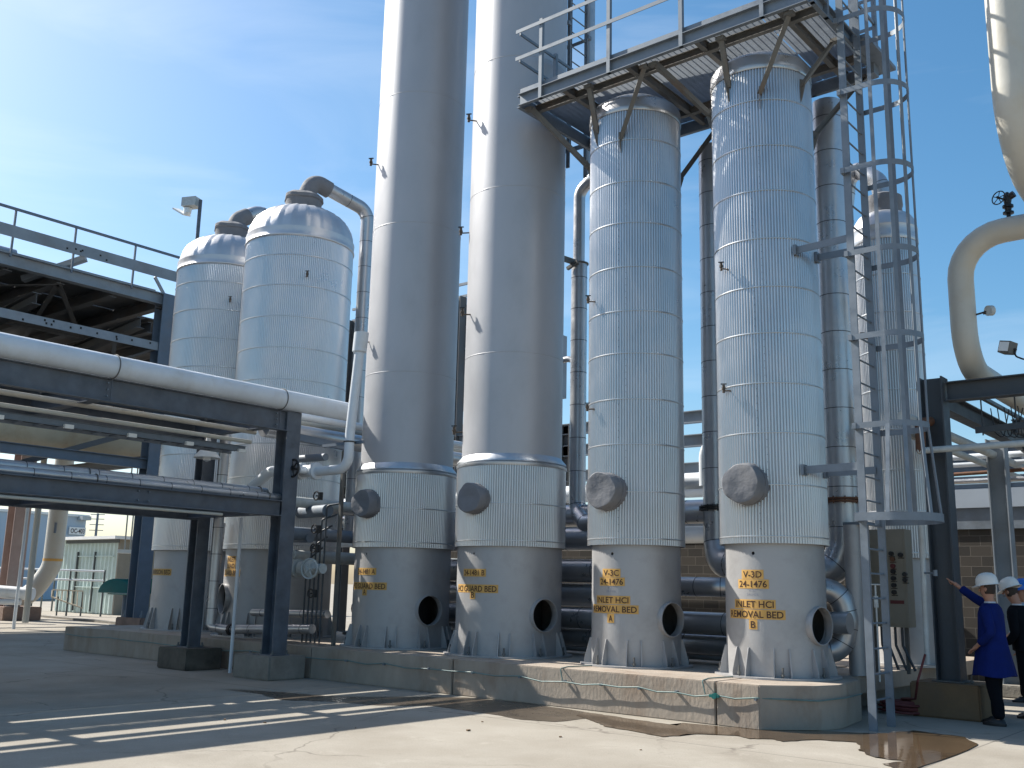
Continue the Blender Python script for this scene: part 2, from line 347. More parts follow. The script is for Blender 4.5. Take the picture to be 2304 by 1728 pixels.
# ---------------------------------------------------------------- ground
g = MB(); g.add([(-4000, -1500, 0), (2500, -1500, 0), (2500, 5000, 0), (-4000, 5000, 0)], [(0, 1, 2, 3)])
struct('ground', g, 'ground')
def jitter_poly(poly, amp, sub=6):
    out = []
    for i in range(len(poly)):
        a = Vector((*poly[i], 0)); b = Vector((*poly[(i+1) % len(poly)], 0))
        for k in range(sub):
            p = a.lerp(b, k/sub); out.append((p.x+random.uniform(-amp, amp), p.y+random.uniform(-amp, amp)))
    return out
def sheet(name, poly, z, mt):
    bm = bmesh.new(); vs = [bm.verts.new((x, y, z)) for x, y in poly]; f = bm.faces.new(vs)
    if f.normal.z < 0: f.normal_flip()
    bmesh.ops.triangulate(bm, faces=[f]); me = bpy.data.meshes.new(name); bm.to_mesh(me); bm.free()
    o = finish(name, me, mt, None); o['kind'] = 'structure'; return o
pud = [(-7.9, 11.0), (-7.3, 10.62), (-7.08, 10.41), (-6.43, 10.27), (-6.13, 10.18), (-6.06, 10.4), (-6.0, 10.68), (-5.61, 10.9), (-5.37, 10.81), (-5.2, 10.96), (-5.02, 10.89), (-4.83, 11.32), (-4.43, 11.48), (-4.27, 11.24), (-4.19, 10.92), (-3.92, 10.6), (-3.6, 10.56), (-3.71, 10.19), (-3.48, 10.07), (-3.36, 10.0), (-3.37, 12.3), (-3.7, 12.9), (-4.3, 13.0), (-4.5, 12.4), (-5.0, 12.1), (-5.6, 11.75), (-6.0, 11.5), (-6.6, 11.42), (-6.5, 11.12), (-7.1, 11.22), (-7.6, 11.3), (-8.0, 11.35)]
sheet('puddle_water', jitter_poly(pud, .022, 5), .008, 'water')
wet = [(-13.4, 9.45), (-12.38, 9.40), (-11.62, 9.2), (-11.11, 9.6), (-10.33, 9.76), (-9.83, 10.35), (-9.21, 10.3), (-8.72, 10.27), (-8.13, 10.13), (-7.71, 10.25), (-7.62, 10.9), (-7.75, 11.25), (-8.1, 11.40), (-9.2, 11.62), (-10.2, 11.5), (-10.8, 10.9), (-11.6, 10.0), (-12.4, 9.85)]
sheet('damp_patch', jitter_poly(wet, .03, 4), .004, 'wet')

# ---------------------------------------------------------------- main plinth
def prism_obj(name, poly, z0, z1, mt, bev=.012, label=None, cat=None, group=None, parent=None, base=None):
    bm = bmesh.new(); vs = [bm.verts.new((x, y, z0)) for x, y in poly]; f = bm.faces.new(vs); f.normal_update()
    r = bmesh.ops.extrude_face_region(bm, geom=[f]); bmesh.ops.translate(bm, verts=[v for v in r['geom'] if isinstance(v, bmesh.types.BMVert)], vec=(0, 0, z1-z0))
    bmesh.ops.recalc_face_normals(bm, faces=bm.faces)
    if bev: bmesh.ops.bevel(bm, geom=[e for e in bm.edges], offset=bev, segments=2, affect='EDGES')
    me = bpy.data.meshes.new(name); bm.to_mesh(me); bm.free()
    xs = [p[0] for p in poly]; ys = [p[1] for p in poly]
    o = finish(name, me, mt, parent, base or ((min(xs)+max(xs))/2, (min(ys)+max(ys))/2, z0))
    if label: tag(o, label, cat, group)
    return o
# three pours with open joints between them, the last with a clipped corner
pl = thing('concrete_plinth', 'long low concrete plinth carrying the row of silver vessels', 'plinth', (-12, 13, 0))
prism_obj('plinth_section', [(-22.6, 11.62), (-13.98, 11.62), (-13.98, 15.9), (-22.6, 15.9)], 0, .52, 'concrete', parent=pl)
prism_obj('plinth_section', [(-13.96, 11.60), (-10.66, 11.60), (-10.66, 15.9), (-13.96, 15.9)], 0, .52, 'concrete', parent=pl)
prism_obj('plinth_section', [(-10.64, 11.60), (-6.22, 11.57), (-6.22, 15.9), (-10.64, 15.9)], 0, .52, 'concrete', parent=pl)
prism_obj('plinth_section', [(-6.2, 11.57), (-5.62, 11.55), (-5.12, 12.05), (-4.98, 12.45), (-5.12, 13.5), (-5.35, 13.8), (-6.2, 13.8)], 0, .52, 'concrete', parent=pl)
slab = thing('raised_slab', 'pale concrete slab raised off the ground behind the last vessel', 'slab', (-6.4, 17, 0))
prism_obj('deck', [(-6.21, 13.81), (-5.45, 13.81), (-5.42, 14.7), (-5.42, 21.0), (-8.8, 21.0), (-8.8, 15.91), (-6.21, 15.91)], .26, .50, 'concrete', parent=slab)
prism_obj('support_block', [(-6.2, 13.85), (-5.75, 13.85), (-5.75, 20.6), (-6.2, 20.6)], 0, .255, 'footing', parent=slab)
# ground wire clipped along the plinth
wire = thing('ground_wire', 'thin grey green earthing wire sagging along the plinth face', 'wire', (-12, 11.5, .3))
pts = []; xs_ = [-22.4, -20.6, -19, -17.2, -15.6, -14.3, -13, -12.1, -11.1, -10.2, -9.3, -8.5, -7.9, -7.3, -6.75, -6.2, -5.66]
for i, x in enumerate(xs_):
    pts.append((x, 11.555 if x < -10.6 else 11.53, .36+.012*math.sin(i*2.1)))
    if i < len(xs_)-1: pts.append(((x+xs_[i+1])/2, 11.555 if x < -10.6 else 11.53, .335+.012*math.sin(i*1.7)))
pts += [(-5.08, 12.03, .35), (-4.93, 12.5, .37), (-5.03, 13.3, .36)]
MB().tube(pts, .0095, 6, .05).build('wire_run', 'wire', wire)
q = MB()
for x in xs_[3:]: q.box((x, 11.55, .355), (.03, .05, .03))
q.build('clip', 'galv', wire)
for x0 in (-8.55, -6.35): MB().tube([(x0, 12.35, .53), (x0-.05, 11.75, .535), (x0-.02, 11.53, .52), (x0+.02, 11.53, .36)], .008, 6, .03).build('tail', 'wire', wire)
q = MB().cyl((-6.2, 11.50, .35), (-6.2, 11.56, .35), .035, n=10).box((-6.2, 11.52, .35), (.13, .03, .035)).build('clamp', 'teal', wire)

# ---------------------------------------------------------------- vessels
def corr(mb, c, r, z0, z1, pitch=.042, amp=.0085, sub=8):
    nr = int(2*math.pi*r/pitch); n = nr*sub
    prof = [1-(.5-.5*math.cos(2*math.pi*i/sub))**2.2 for i in range(sub)]
    vs = []
    for z in (z0, z1):
        for i in range(n):
            a = 2*math.pi*i/n; rr = r-amp*2*(1-prof[i % sub]); vs.append((c[0]+rr*math.cos(a), c[1]+rr*math.sin(a), z))
    mb.add(vs, [(i, (i+1) % n, n+(i+1) % n, n+i) for i in range(n)]); return mb
def on_cyl(c, r, b, z): return Vector((c[0]+r*math.sin(b), c[1]-r*math.cos(b), z))
def text_mesh(body):
    cu = bpy.data.curves.new('t', 'FONT'); cu.body = body; cu.size = 1; cu.align_x = 'CENTER'; cu.offset = .013; cu.resolution_u = 3
    o = bpy.data.objects.new('t', cu); COL.objects.link(o); dg = bpy.context.evaluated_depsgraph_get(); dg.update()
    me = bpy.data.meshes.new_from_object(o.evaluated_get(dg)); bpy.data.objects.remove(o); return me
def wrap_text(body, c, r, b0, z, w, h, parent, ink='ink', name='lettering'):
    """lettering bent round a vertical cylinder: b0 bearing of its centre, z its middle, w width, h cap height"""
    me = text_mesh(body); xs = [v.co.x for v in me.vertices]; x0, x1 = min(xs), max(xs)
    for v in me.vertices:
        x = ((v.co.x-x0)/(x1-x0)-.5)*w; zz = z+(v.co.y/.70-.5)*h; v.co = on_cyl(c, r, b0+x/r, zz)
    return finish(name, me, ink, parent)
def curved_plate(mb, c, r, b0, z, w, h):
    n = 12; vs = []
    for k in range(n+1):
        b = b0+(k/n-.5)*w/r
        for zz in (z-h/2, z+h/2): vs.append(on_cyl(c, r, b, zz))
    mb.add(vs, [(2*k, 2*k+2, 2*k+3, 2*k+1) for k in range(n)])
def labels(root, c, r, b0, lines):
    for body, z, w, h in lines:
        if h < 0:
            wrap_text(body, c, r+.002, b0, z, w, -h, root, 'faint_ink', 'stencil'); continue
        p = MB(); curved_plate(p, c, r+.003, b0, z, w+.05, h*1.45); pl = p.build('label_plate', 'yellow', root)
        wrap_text(body, c, r+.0055, b0, z, w, h, pl)
def skirt(root, c, r, z0, z1, holes, mt='skirt'):
    """steel skirt with real holes cut through the wall"""
    t = .02; mb = MB()
    prof = [(r, z0), (r, z1), (r-t, z1), (r-t, z0), (r, z0)]
    bm = bmesh.new(); n = 96; rings = []
    for rr, z in prof[:4]: rings.append([bm.verts.new((c[0]+rr*math.cos(2*math.pi*i/n), c[1]+rr*math.sin(2*math.pi*i/n), z)) for i in range(n)])
    for k in range(4):
        for i in range(n): bm.faces.new((rings[k][i], rings[k][(i+1) % n], rings[(k+1) % 4][(i+1) % n], rings[(k+1) % 4][i]))
    bmesh.ops.recalc_face_normals(bm, faces=bm.faces)
    me = bpy.data.meshes.new('skirt'); bm.to_mesh(me); bm.free(); o = bpy.data.objects.new('tmp', me); COL.objects.link(o); cut = []
    for b, z, hr in holes:
        m2 = bpy.data.meshes.new('c'); q = MB().cyl(on_cyl(c, r-.25, b, z), on_cyl(c, r+.25, b, z), hr, n=40); m2.from_pydata(q.v, [], q.f); m2.update()
        bb = bmesh.new(); bb.from_mesh(m2); bmesh.ops.recalc_face_normals(bb, faces=bb.faces); bb.to_mesh(m2); bb.free()
        k = bpy.data.objects.new('cut', m2); COL.objects.link(k); md = o.modifiers.new('b', 'BOOLEAN'); md.object = k; md.operation = 'DIFFERENCE'; md.solver = 'EXACT'; cut.append(k)
    dg = bpy.context.evaluated_depsgraph_get(); dg.update(); me2 = bpy.data.meshes.new_from_object(o.evaluated_get(dg))
    bpy.data.objects.remove(o)
    for k in cut: bpy.data.objects.remove(k)
    me2.materials.clear(); MB().cyl((*c, z0+.005), (*c, z0+.012), r-t-.01, n=48).build('shade_disc', 'hollow_shade', root); MB().lathe((*c, 0), [(r-t-.30, z0+.02), (r-t-.30, z1-.3)], 48).build('shade_liner', 'hollow_shade', root); return finish('skirt', me2, mt, root)  # black disc and liner added so the skirt looks unlit inside
def opening_sleeve(root, c, r, b, z, hr):
    d = on_cyl((0, 0), 1, b, 0); p = on_cyl(c, r, b, z)
    MB().lathe(p, [(hr, -.07), (hr, .05), (hr+.013, .05), (hr+.013, -.06)], 40, d).build('skirt_opening', 'skirt', root)
def tap(root, c, r, b, z, s=1.0):
    p = on_cyl(c, r, b, z); d = on_cyl((0, 0), 1, b, 0); q = MB(); dn = Vector((0, 0, -1))
    e = p+d*.13*s+dn*.015
    q.cyl(p, e, .011*s, n=8).cyl(e+dn*.03*s, e+Vector((0, 0, .085*s)), .021*s, n=8).cyl(e+Vector((0, 0, .02)), e+Vector((0, 0, .05)), .03*s, n=8)
    t = q.build('sample_valve', 'bronze', root)
    MB().box(e+Vector((0, 0, .10*s)), (.085*s, .02*s, .014*s), rz=.5).build('handle', 'black', t)
def blanket(root, c, r, b, z, rad, ln, seed):
    random.seed(seed); d = on_cyl((0, 0), 1, b, 0); p = on_cyl(c, r-.1, b, z); L = ln+.1
    prof = [(rad*.98, 0), (rad*1.0, L*.35), (rad*1.02, L*.7), (rad*.99, L*.93), (rad*.93, L*1.0), (rad*.7, L*1.02), (rad*.4, L*1.0), (rad*.05, L*.99)]
    q = MB().lathe(p, prof, 36, d, cap1=True); n = 36
    ph = random.uniform(0, 6)
    for k in range(len(prof)):
        for i in range(n):
            a = 2*math.pi*i/n; v = Vector(q.v[k*n+i]); ctr = p+d*prof[k][1]; f = 1+.03*math.sin(3*a+ph+k*.5)+.02*math.sin(7*a+k)
            v = ctr+(v-ctr)*(f if k < 5 else 1+(f-1)*.4)+d*(.014*math.sin(2*a+ph)*min(1, prof[k][0]/rad)**2 if k > 2 else 0); q.v[k*n+i] = tuple(v)
    q.build('manway_cover', 'blanket', root)
    MB().tube([p+d*(L*.45)+(Vector(q.v[2*n+i])-(p+d*prof[2][1]))*1.01 for i in range(0, 36, 2)]+[p+d*(L*.45)+(Vector(q.v[2*n])-(p+d*prof[2][1]))*1.01], .006, 5, .0, False).build('lacing', 'blanket', root)
def gussets(root, c, r, z, bearings, h=.36, w=.12, gap=.17):
    for b in bearings:
        for s_ in (-1, 1):
            bb = b+s_*gap/2/r; d = on_cyl((0, 0), 1, bb, 0); t = Vector((d.y, -d.x, 0))
            p = on_cyl(c, r-.005, bb, z)
            MB().prism([p-t*.006, p+d*w-t*.006, p+d*w+Vector((0, 0, .06))-t*.006, p+d*.03+Vector((0, 0, h))-t*.006, p+Vector((0, 0, h))-t*.006], .012, t).build('gusset', 'skirt', root)
        d = on_cyl((0, 0), 1, b, 0); p = on_cyl(c, r+.09, b, z)
        MB().cyl(p, p+Vector((0, 0, .13)), .015, n=8).cyl(p+Vector((0, 0, .02)), p+Vector((0, 0, .05)), .028, n=6).build('anchor_bolt', 'galv_rust', root)
def band(root, c, r, z, h=.016, proud=.005, mt='band'):
    MB().lathe((c[0], c[1], 0), [(r-.02, z-h/2), (r+proud, z-h/2), (r+proud*1.3, z), (r+proud, z+h/2), (r-.02, z+h/2)], 96).build('band', mt, root)
LZ = {'guard': lambda s: [('24-1481 '+s, 1.825, .45, .085), ('HCl GUARD BED', 1.575, .88, .09), (s, 1.475, .07, .09)]}
def guard_column(c, letter, label, bear, taps, seams, ztop=16.5):
    t = thing('guard_column', label, 'column', (*c, .52), 'tall smooth silver columns')
    skirt(t, c, .875, .545, 2.3, [(R(79), 1.18, .25), (R(-2), 2.13, .018)]); opening_sleeve(t, c, .875, R(79), 1.18, .25)
    MB().lathe((*c, 0), [(.80, .545), (1.06, .545), (1.06, .522), (.80, .522)], 64).build('base_ring', 'skirt', t)
    gussets(t, c, .875, .545, [R(a) for a in range(-72, 290, 36)])
    MB().cyl((*c, 2.0), (*c, 2.02), .85, n=48).build('vessel_bottom', 'hollow_shade', t)
    corr(MB(), c, .93, 2.25, 3.56).build('corrugated_jacket', 'jacket', t)
    for z in (2.34, 2.93): band(t, c, .93, z)
    MB().lathe((*c, 0), [(.935, 3.55), (.942, 3.57), (.942, 3.60), (.915, 3.61), (.935, 3.63), (.93, 3.66), (.86, 3.74), (.855, 3.75)], 96).build('rain_collar', 'band', t)
    MB().lathe((*c, 0), [(.855, 3.7), (.855, ztop-.6), (.80, ztop-.25), (.6, ztop), (.01, ztop+.1)], 96).build('shell', 'silver_paint', t)
    for z in seams: MB().lathe((*c, 0), [(.85, z-.010), (.858, z-.006), (.860, z), (.858, z+.006), (.85, z+.010)], 96).build('weld_seam', 'silver_paint', t)
    for b, z in taps: tap(t, c, .855, b, z, 1.15)
    blanket(t, c, .93, R(bear), 3.0, .245, .23, ord(letter))
    labels(t, c, .875, R(-2), LZ['guard'](letter)); return t
CA = (-13.35, 13.10); CB = (-10.86, 13.15); CC = (-8.30, 13.05); CD = (-6.09, 13.09); CF = (-17.37, 13.42); CE = (-20.37, 13.62); CG = (-5.75, 17.3)
guard_column(CA, 'A', 'tall smooth silver column lettered GUARD BED A, left of its twin', 3, [(R(-25), 9.6), (R(-25), 6.05)], (5.41, 8.27, 10.92))
guard_column(CB, 'B', 'tall smooth silver column lettered GUARD BED B, second of the tall pair', 3, [(R(-25), 9.8), (R(-25), 6.2), (R(-47), 7.8), (R(-47), 4.2)], (5.45, 8.39, 10.84))
def removal_bed(c, letter, tagno, label, taps):
    t = thing('removal_bed', label, 'vessel', (*c, .52), 'corrugated removal bed vessels')
    skirt(t, c, .665, .545, 2.3, [(R(80), 1.2, .235), (R(1), 2.12, .022)]); opening_sleeve(t, c, .665, R(80), 1.2, .235)
    MB().lathe((*c, 0), [(.60, .545), (.83, .545), (.83, .522), (.60, .522)], 64).build('base_ring', 'skirt', t)
    gussets(t, c, .665, .545, [R(a) for a in range(-60, 280, 45)], w=.11, gap=.19)
    MB().cyl((*c, 2.0), (*c, 2.02), .65, n=48).build('vessel_bottom', 'hollow_shade', t)
    corr(MB(), c, .735, 2.25, 9.05).build('corrugated_jacket', 'jacket', t)
    for z in (2.34, 3.02, 3.72, 4.40, 5.10, 5.76, 6.46, 7.17, 7.85, 8.55): band(t, c, .735, z)
    # standing seam strips where sheets overlap
    for k, z in enumerate((2.34, 3.02, 3.72, 4.40, 5.10, 5.76, 6.46, 7.17, 7.85)):
        b = R(26+(k % 2)*9-14); q = MB()
        for j in range(6): q.cyl(on_cyl(c, .733, b, z+.1+j*.1), on_cyl(c, .741, b, z+.1+j*.1), .006, n=6)
        q.build('rivet_row', 'galv', t)
    MB().lathe((*c, 0), [(.74, 9.04), (.748, 9.06), (.748, 9.14), (.742, 9.15), (.742, 9.24), (.70, 9.31), (.5, 9.44), (.01, 9.5)], 96).build('top_head', 'lag', t)
    for b, z in taps: tap(t, c, .735, b, z, .95)
    blanket(t, c, .735, R(1), 3.02, .27, .27, ord(letter)+9)
    labels(t, c, .665, R(-1), [('V-3'+tagno, 1.845, .27, .083), ('24-1476', 1.72, .40, .083), ('V-3'+tagno, 1.635, .11, -.028), ('24-1476', 1.585, .17, -.032), ('INLET HCl', 1.46, .56, .083), ('REMOVAL BED', 1.33, .80, .085), (letter, 1.20, .07, .088)]); return t
removal_bed(CC, 'A', 'C', 'corrugated silver vessel lettered V-3C and REMOVAL BED A', [(R(-26), 6.0), (R(-26), 4.3)])
removal_bed(CD, 'B', 'D', 'corrugated silver vessel lettered V-3D and REMOVAL BED B, beside the caged ladder', [(R(-20), 6.1), (R(-20), 4.34)])
def wide_vessel(c, label, lines, noz_az, hole_b):
    t = thing('wide_vessel', label, 'vessel', (*c, .52), 'wide domed vessels at the left')
    r = 1.18; skirt(t, c, 1.1, .545, 2.3, [(R(hole_b), 1.25, .29)]); opening_sleeve(t, c, 1.1, R(hole_b), 1.25, .29)
    MB().lathe((*c, 0), [(1.03, .545), (1.27, .545), (1.27, .522), (1.03, .522)], 64).build('base_ring', 'skirt', t)
    gussets(t, c, 1.1, .545, [R(a) for a in range(-80, 280, 36)], h=.45)
    MB().cyl((*c, 2.0), (*c, 2.02), 1.08, n=48).build('vessel_bottom', 'hollow_shade', t)
    corr(MB(), c, r, 2.25, 8.86).build('corrugated_jacket', 'jacket_far', t)
    for z in (2.34, 3.02, 3.70, 4.38, 5.06, 5.72, 6.40, 7.07, 7.75, 8.42): band(t, c, r, z, .018, .006)
    MB().lathe((*c, 0), [(r, 8.84), (r+.02, 8.86), (r+.022, 8.88), (r+.012, 8.9), (r+.005, 8.98), (r+.012, 9.05), (r+.012, 9.07)], 96).build('collar', 'dome', t)
    # dome of overlapping gores
    prof = [(r*.995, 9.06), (r*.985, 9.18), (r*.95, 9.33), (r*.88, 9.48), (r*.76, 9.62), (r*.6, 9.73), (r*.42, 9.80), (.2, 9.83)]
    n = 24*6; vs = []
    for k, (rr, z) in enumerate(prof):
        for i in range(n):
            a = 2*math.pi*i/n; s_ = (i % 6)/6; vs.append((c[0]+(rr+.016*s_-.016)*math.cos(a), c[1]+(rr+.016*s_-.016)*math.sin(a), z+.014*s_))
    MB().add(vs, [(k*n+i, k*n+(i+1) % n, (k+1)*n+(i+1) % n, (k+1)*n+i) for k in range(len(prof)-1) for i in range(n)]).build('domed_head', 'dome', t)
    nz_ = MB().lathe((*c, 0), [(.36, 9.78), (.40, 9.82), (.40, 10.05), (.43, 10.07), (.42, 10.14), (.32, 10.22), (.02, 10.25)], 32)
    for i, v in enumerate(nz_.v):
        a = math.atan2(v[1]-c[1], v[0]-c[0]); f = 1+.05*math.sin(5*a+v[2]*9); nz_.v[i] = (c[0]+(v[0]-c[0])*f, c[1]+(v[1]-c[1])*f, v[2]+.015*math.sin(3*a))
    nz_.build('nozzle_wrap', 'blanket', t)
    tap(t, c, r, R(60), 7.95, 1)
    labels(t, c, 1.1, R(-8), lines); return t
wide_vessel(CE, 'wide domed vessel lettered CONVERSION BED, leftmost of the row', [('CONVERSION BED', 1.77, .95, .10)], 0, 78)
wide_vessel(CF, 'wide domed vessel just left of the tall columns, lettered GUARD BED', [('INLET', 2.04, .30, .09), ('LEAD', 1.91, .30, .09), ('GUARD BED', 1.77, .62, .10)], 0, -20)
# rear slim vessel behind the ladder
g_ = thing('slim_vessel', 'slim domed corrugated vessel standing behind the caged ladder', 'vessel', (*CG, .5))
MB().lathe((*CG, 0), [(.47, .52), (.47, 2.3)], 64).build('skirt', 'skirt', g_); MB().lathe((*CG, 0), [(.4, .54), (.6, .54), (.6, .502), (.4, .502)], 48).build('base_ring', 'skirt', g_)
corr(MB(), CG, .54, 2.22, 7.72).build('corrugated_jacket', 'jacket', g_)
for z in (2.3, 2.98, 3.66, 4.34, 5.02, 5.70, 6.38, 7.06): band(g_, CG, .54, z, .02, .006)
MB().lathe((*CG, 0), [(.545, 7.7), (.552, 7.72), (.552, 7.78), (.545, 7.80), (.545, 7.95), (.552, 7.97), (.545, 8.0), (.52, 8.12), (.45, 8.23), (.33, 8.29)], 64).build('domed_head', 'dome', g_)
MB().lathe((*CG, 0), [(.30, 8.22), (.33, 8.25), (.31, 8.4), (.33, 8.45), (.32, 8.62), (.2, 8.68), (.02, 8.7)], 28).build('nozzle_wrap', 'blanket', g_)
tap(g_, CG, .54, R(-24), 5.95, 1)

# overhead pipes of the wide vessels
def elbow_pipe(label, pts, r, wrapmat='blanket', **k):
    return pipe(label, pts, r, 'lag', **k)
pF = pipe('silver outlet pipe from the dome nearest the tall columns, dropping behind', [(CF[0], CF[1], 10.12), (CF[0]+.04, CF[1]+.22, 10.62), (-17.02, 15.05, 10.26), (-17.02, 15.05, 2.6)], .16, 'lag', bend=.34, band=.62, start=1.4)
MB().tube([(CF[0], CF[1], 10.1), (CF[0]+.04, CF[1]+.22, 10.62), (CF[0]+.12, CF[1]+.62, 10.51)], .195, 18, .3).build('nozzle_blanket', 'blanket', pF)
pE = pipe('silver outlet pipe looping off the leftmost dome', [(CE[0], CE[1], 10.0), (CE[0]-.02, CE[1]+.18, 10.42), (CE[0]+.02, CE[1]+.95, 10.95), (CE[0]+.42, CE[1]+1.25, 9.9), (CE[0]+.45, CE[1]+1.25, 2.6)], .18, 'lag', bend=.34, band=.62, start=1.2)
MB().tube([(CE[0], CE[1], 10.0), (CE[0]-.02, CE[1]+.18, 10.42), (CE[0], CE[1]+.42, 10.58)], .21, 18, .3).build('nozzle_blanket', 'blanket', pE)
pG = pipe('silver pipe leaving the top of the slim rear vessel', [(CG[0], CG[1], 8.6), (CG[0]-.05, CG[1]-.02, 8.95), (CG[0]-.62, CG[1]+.1, 9.5), (CG[0]-.75, CG[1]+.1, 8.6), (CG[0]-.75, CG[1]+.1, 3)], .16, 'lag', bend=.3, band=.55)

# ---------------------------------------------------------------- pipework behind the row
LAGG = 'lagged pipes behind the vessels'
pipe('lagged silver downpipe between the V-3D vessel and the caged ladder', [(-5.78, 14.9, 9.5), (-5.80, 14.9, 2.35), (-5.95, 14.85, 1.95), (-6.3, 14.5, 1.9), (-6.3, 13.9, 1.9)], .235, 'lag', bend=.32, band=.60, flanges=[((-5.79, 14.9, 3.0), (0, 0, 1), 'rust')], group=LAGG)
pipe('lagged silver downpipe in the gap between V-3C and V-3D', [(-7.88, 14.9, 9.3), (-7.90, 14.9, 2.4), (-7.8, 14.8, 2.05), (-7.0, 14.5, 2.02), (-6.5, 13.9, 2.02)], .235, 'lag', bend=.32, band=.60, flanges=[((-7.89, 14.9, 2.95), (0, 0, 1), 'black')], group=LAGG)
pipe('lagged silver downpipe between GUARD BED B and V-3C, ending in an elbow', [(-10.81, 15.0, 7.75), (-10.81, 15.0, 3.0), (-10.4, 14.7, 2.75), (-9.7, 14.4, 2.75)], .155, 'lag', bend=.3, band=.62, group=LAGG)
pipe('narrow silver pipe hooking over between GUARD BED B and V-3C', [(-10.86, 15.05, 7.7), (-10.86, 15.05, 9.25), (-10.55, 15.05, 9.45), (-9.6, 14.3, 9.3)], .115, 'lag', bend=.28, group=LAGG)
pipe('thin silver pipe hooking out behind GUARD BED B', [(-11.45, 15.2, 5.95), (-11.08, 15.2, 5.95), (-11.02, 15.2, 5.6), (-11.02, 15.2, 3.2)], .06, 'lag', bend=.15, group=LAGG)
pipe('grey vertical pipe rising past the end of the platform', [(-11.03, 15.6, 9.6), (-11.03, 15.6, 15)], .11, 'lag', flanges=[((-11.03, 15.6, 11.35), (0, 0, 1), 'rust')], group=LAGG)
q = thing('pipe_bracket', 'dark steel bracket tying a rear pipe to GUARD BED B', 'bracket', (-11.2, 14.6, 7.7))
MB().bar((-10.9, 13.95, 7.72), (-10.83, 14.9, 7.75), .06, .1).bar((-10.95, 14.8, 7.62), (-10.7, 14.8, 7.72), .06, .06).build('arm', 'galv_rust', q)
MB().torus((-10.81, 15.0, 7.74), (0, 0, 1), .165, .018).build('clamp', 'galv_rust', q)
hd = [(-16, -6.9, 15.0, 2.92, .20, 'header pipe high behind the vessels, dull silver'), (-15.6, -9.0, 14.75, 2.48, .21, 'bright silver header pipe just above the skirts'), (-15.8, -9.35, 14.6, 1.92, .20, 'blue grey header pipe behind the skirts, upper of two'), (-15.7, -9.3, 14.65, 1.50, .20, 'blue grey header pipe behind the skirts, lower of two'),
      (-15.9, -6.6, 14.35, 1.12, .175, 'silver header pipe level with the skirt openings'), (-15.8, -6.5, 14.55, .80, .16, 'lowest silver header pipe resting near the plinth')]
for x0, x1, y, z, r, lb in hd: pipe(lb, [(x0, y, z), (x1, y, z)], r, 'lag', band=.9, name='header_pipe', group='horizontal header pipes behind the row')
pipe('silver pipe stub with bright end cap between V-3C and V-3D', [(-9.0, 14.2, 1.68), (-7.55, 14.2, 1.68), (-7.2, 14.35, 1.68), (-7.15, 14.8, 1.4)], .15, 'lag', bend=.3, band=.4)
for x0, lb in ((-7.15, 'silver S bend pipe left of the V-3D skirt'), (-5.62, 'silver S bend pipe curving down right of the V-3D skirt')):
    s_ = 1 if x0 > -6 else -1
    pipe(lb, [(x0-.45*s_, 13.95, 1.66), (x0-.02*s_, 14.2, 1.68), (x0+.06*s_, 14.25, 1.25), (x0-.02*s_, 14.2, .82), (x0-.5*s_, 13.9, .82)], .165, 'lag', bend=.26, band=.22, name='bend_pipe')
pipe('short capped silver stub pointing out beside the V-3D skirt opening', [(-5.95, 14.0, 1.22), (-5.42, 14.0, 1.22)], .15, 'lag', band=.3, name='stub_pipe')
for k, (z, y) in enumerate(((.62, 14.1), (.70, 15.2), (.60, 15.4))): tag(MB().cyl((-16, y, z), (-6.8, y, z), .035, n=8).build('conduit', 'galv_rust', None, (-11, y, z)), ['thin rusty line low behind the skirts', 'thin line along the plinth, upper rear', 'thin line along the plinth, lower rear'][k], 'pipe')
# blue-white side tank piping seen between C and D, with hooped pipe
pipe('white hooped pipe high in the gap between V-3C and V-3D', [(-9.4, 17.2, 3.6), (-9.4, 17.2, 4.35), (-9.0, 17.2, 4.6), (-7.2, 17.2, 4.6)], .09, 'white_pipe', bend=.4)
pipe('white horizontal pipe under the hooped one', [(-10.2, 17.3, 3.72), (-7.0, 17.3, 3.72)], .16, 'white_pipe')
pipe('grey horizontal pipe below the white one, behind V-3C', [(-10.2, 17.4, 3.15), (-7.0, 17.4, 3.15)], .17, 'valve_grey')
vb = thing('control_valve', 'small valve with mushroom body on the pipe between V-3C and V-3D', 'valve', (-8.2, 16.0, 2.4))
MB().lathe((-8.2, 16.0, 0), [(.03, 2.45), (.05, 2.5), (.12, 2.55), (.14, 2.62), (.05, 2.66), (.05, 2.82), (.16, 2.86), (.17, 2.90), (.03, 2.93), (.03, 3.1)], 20).cyl((-8.55, 16, 2.58), (-7.85, 16, 2.58), .07, n=14).build('body', 'valve_grey', vb)

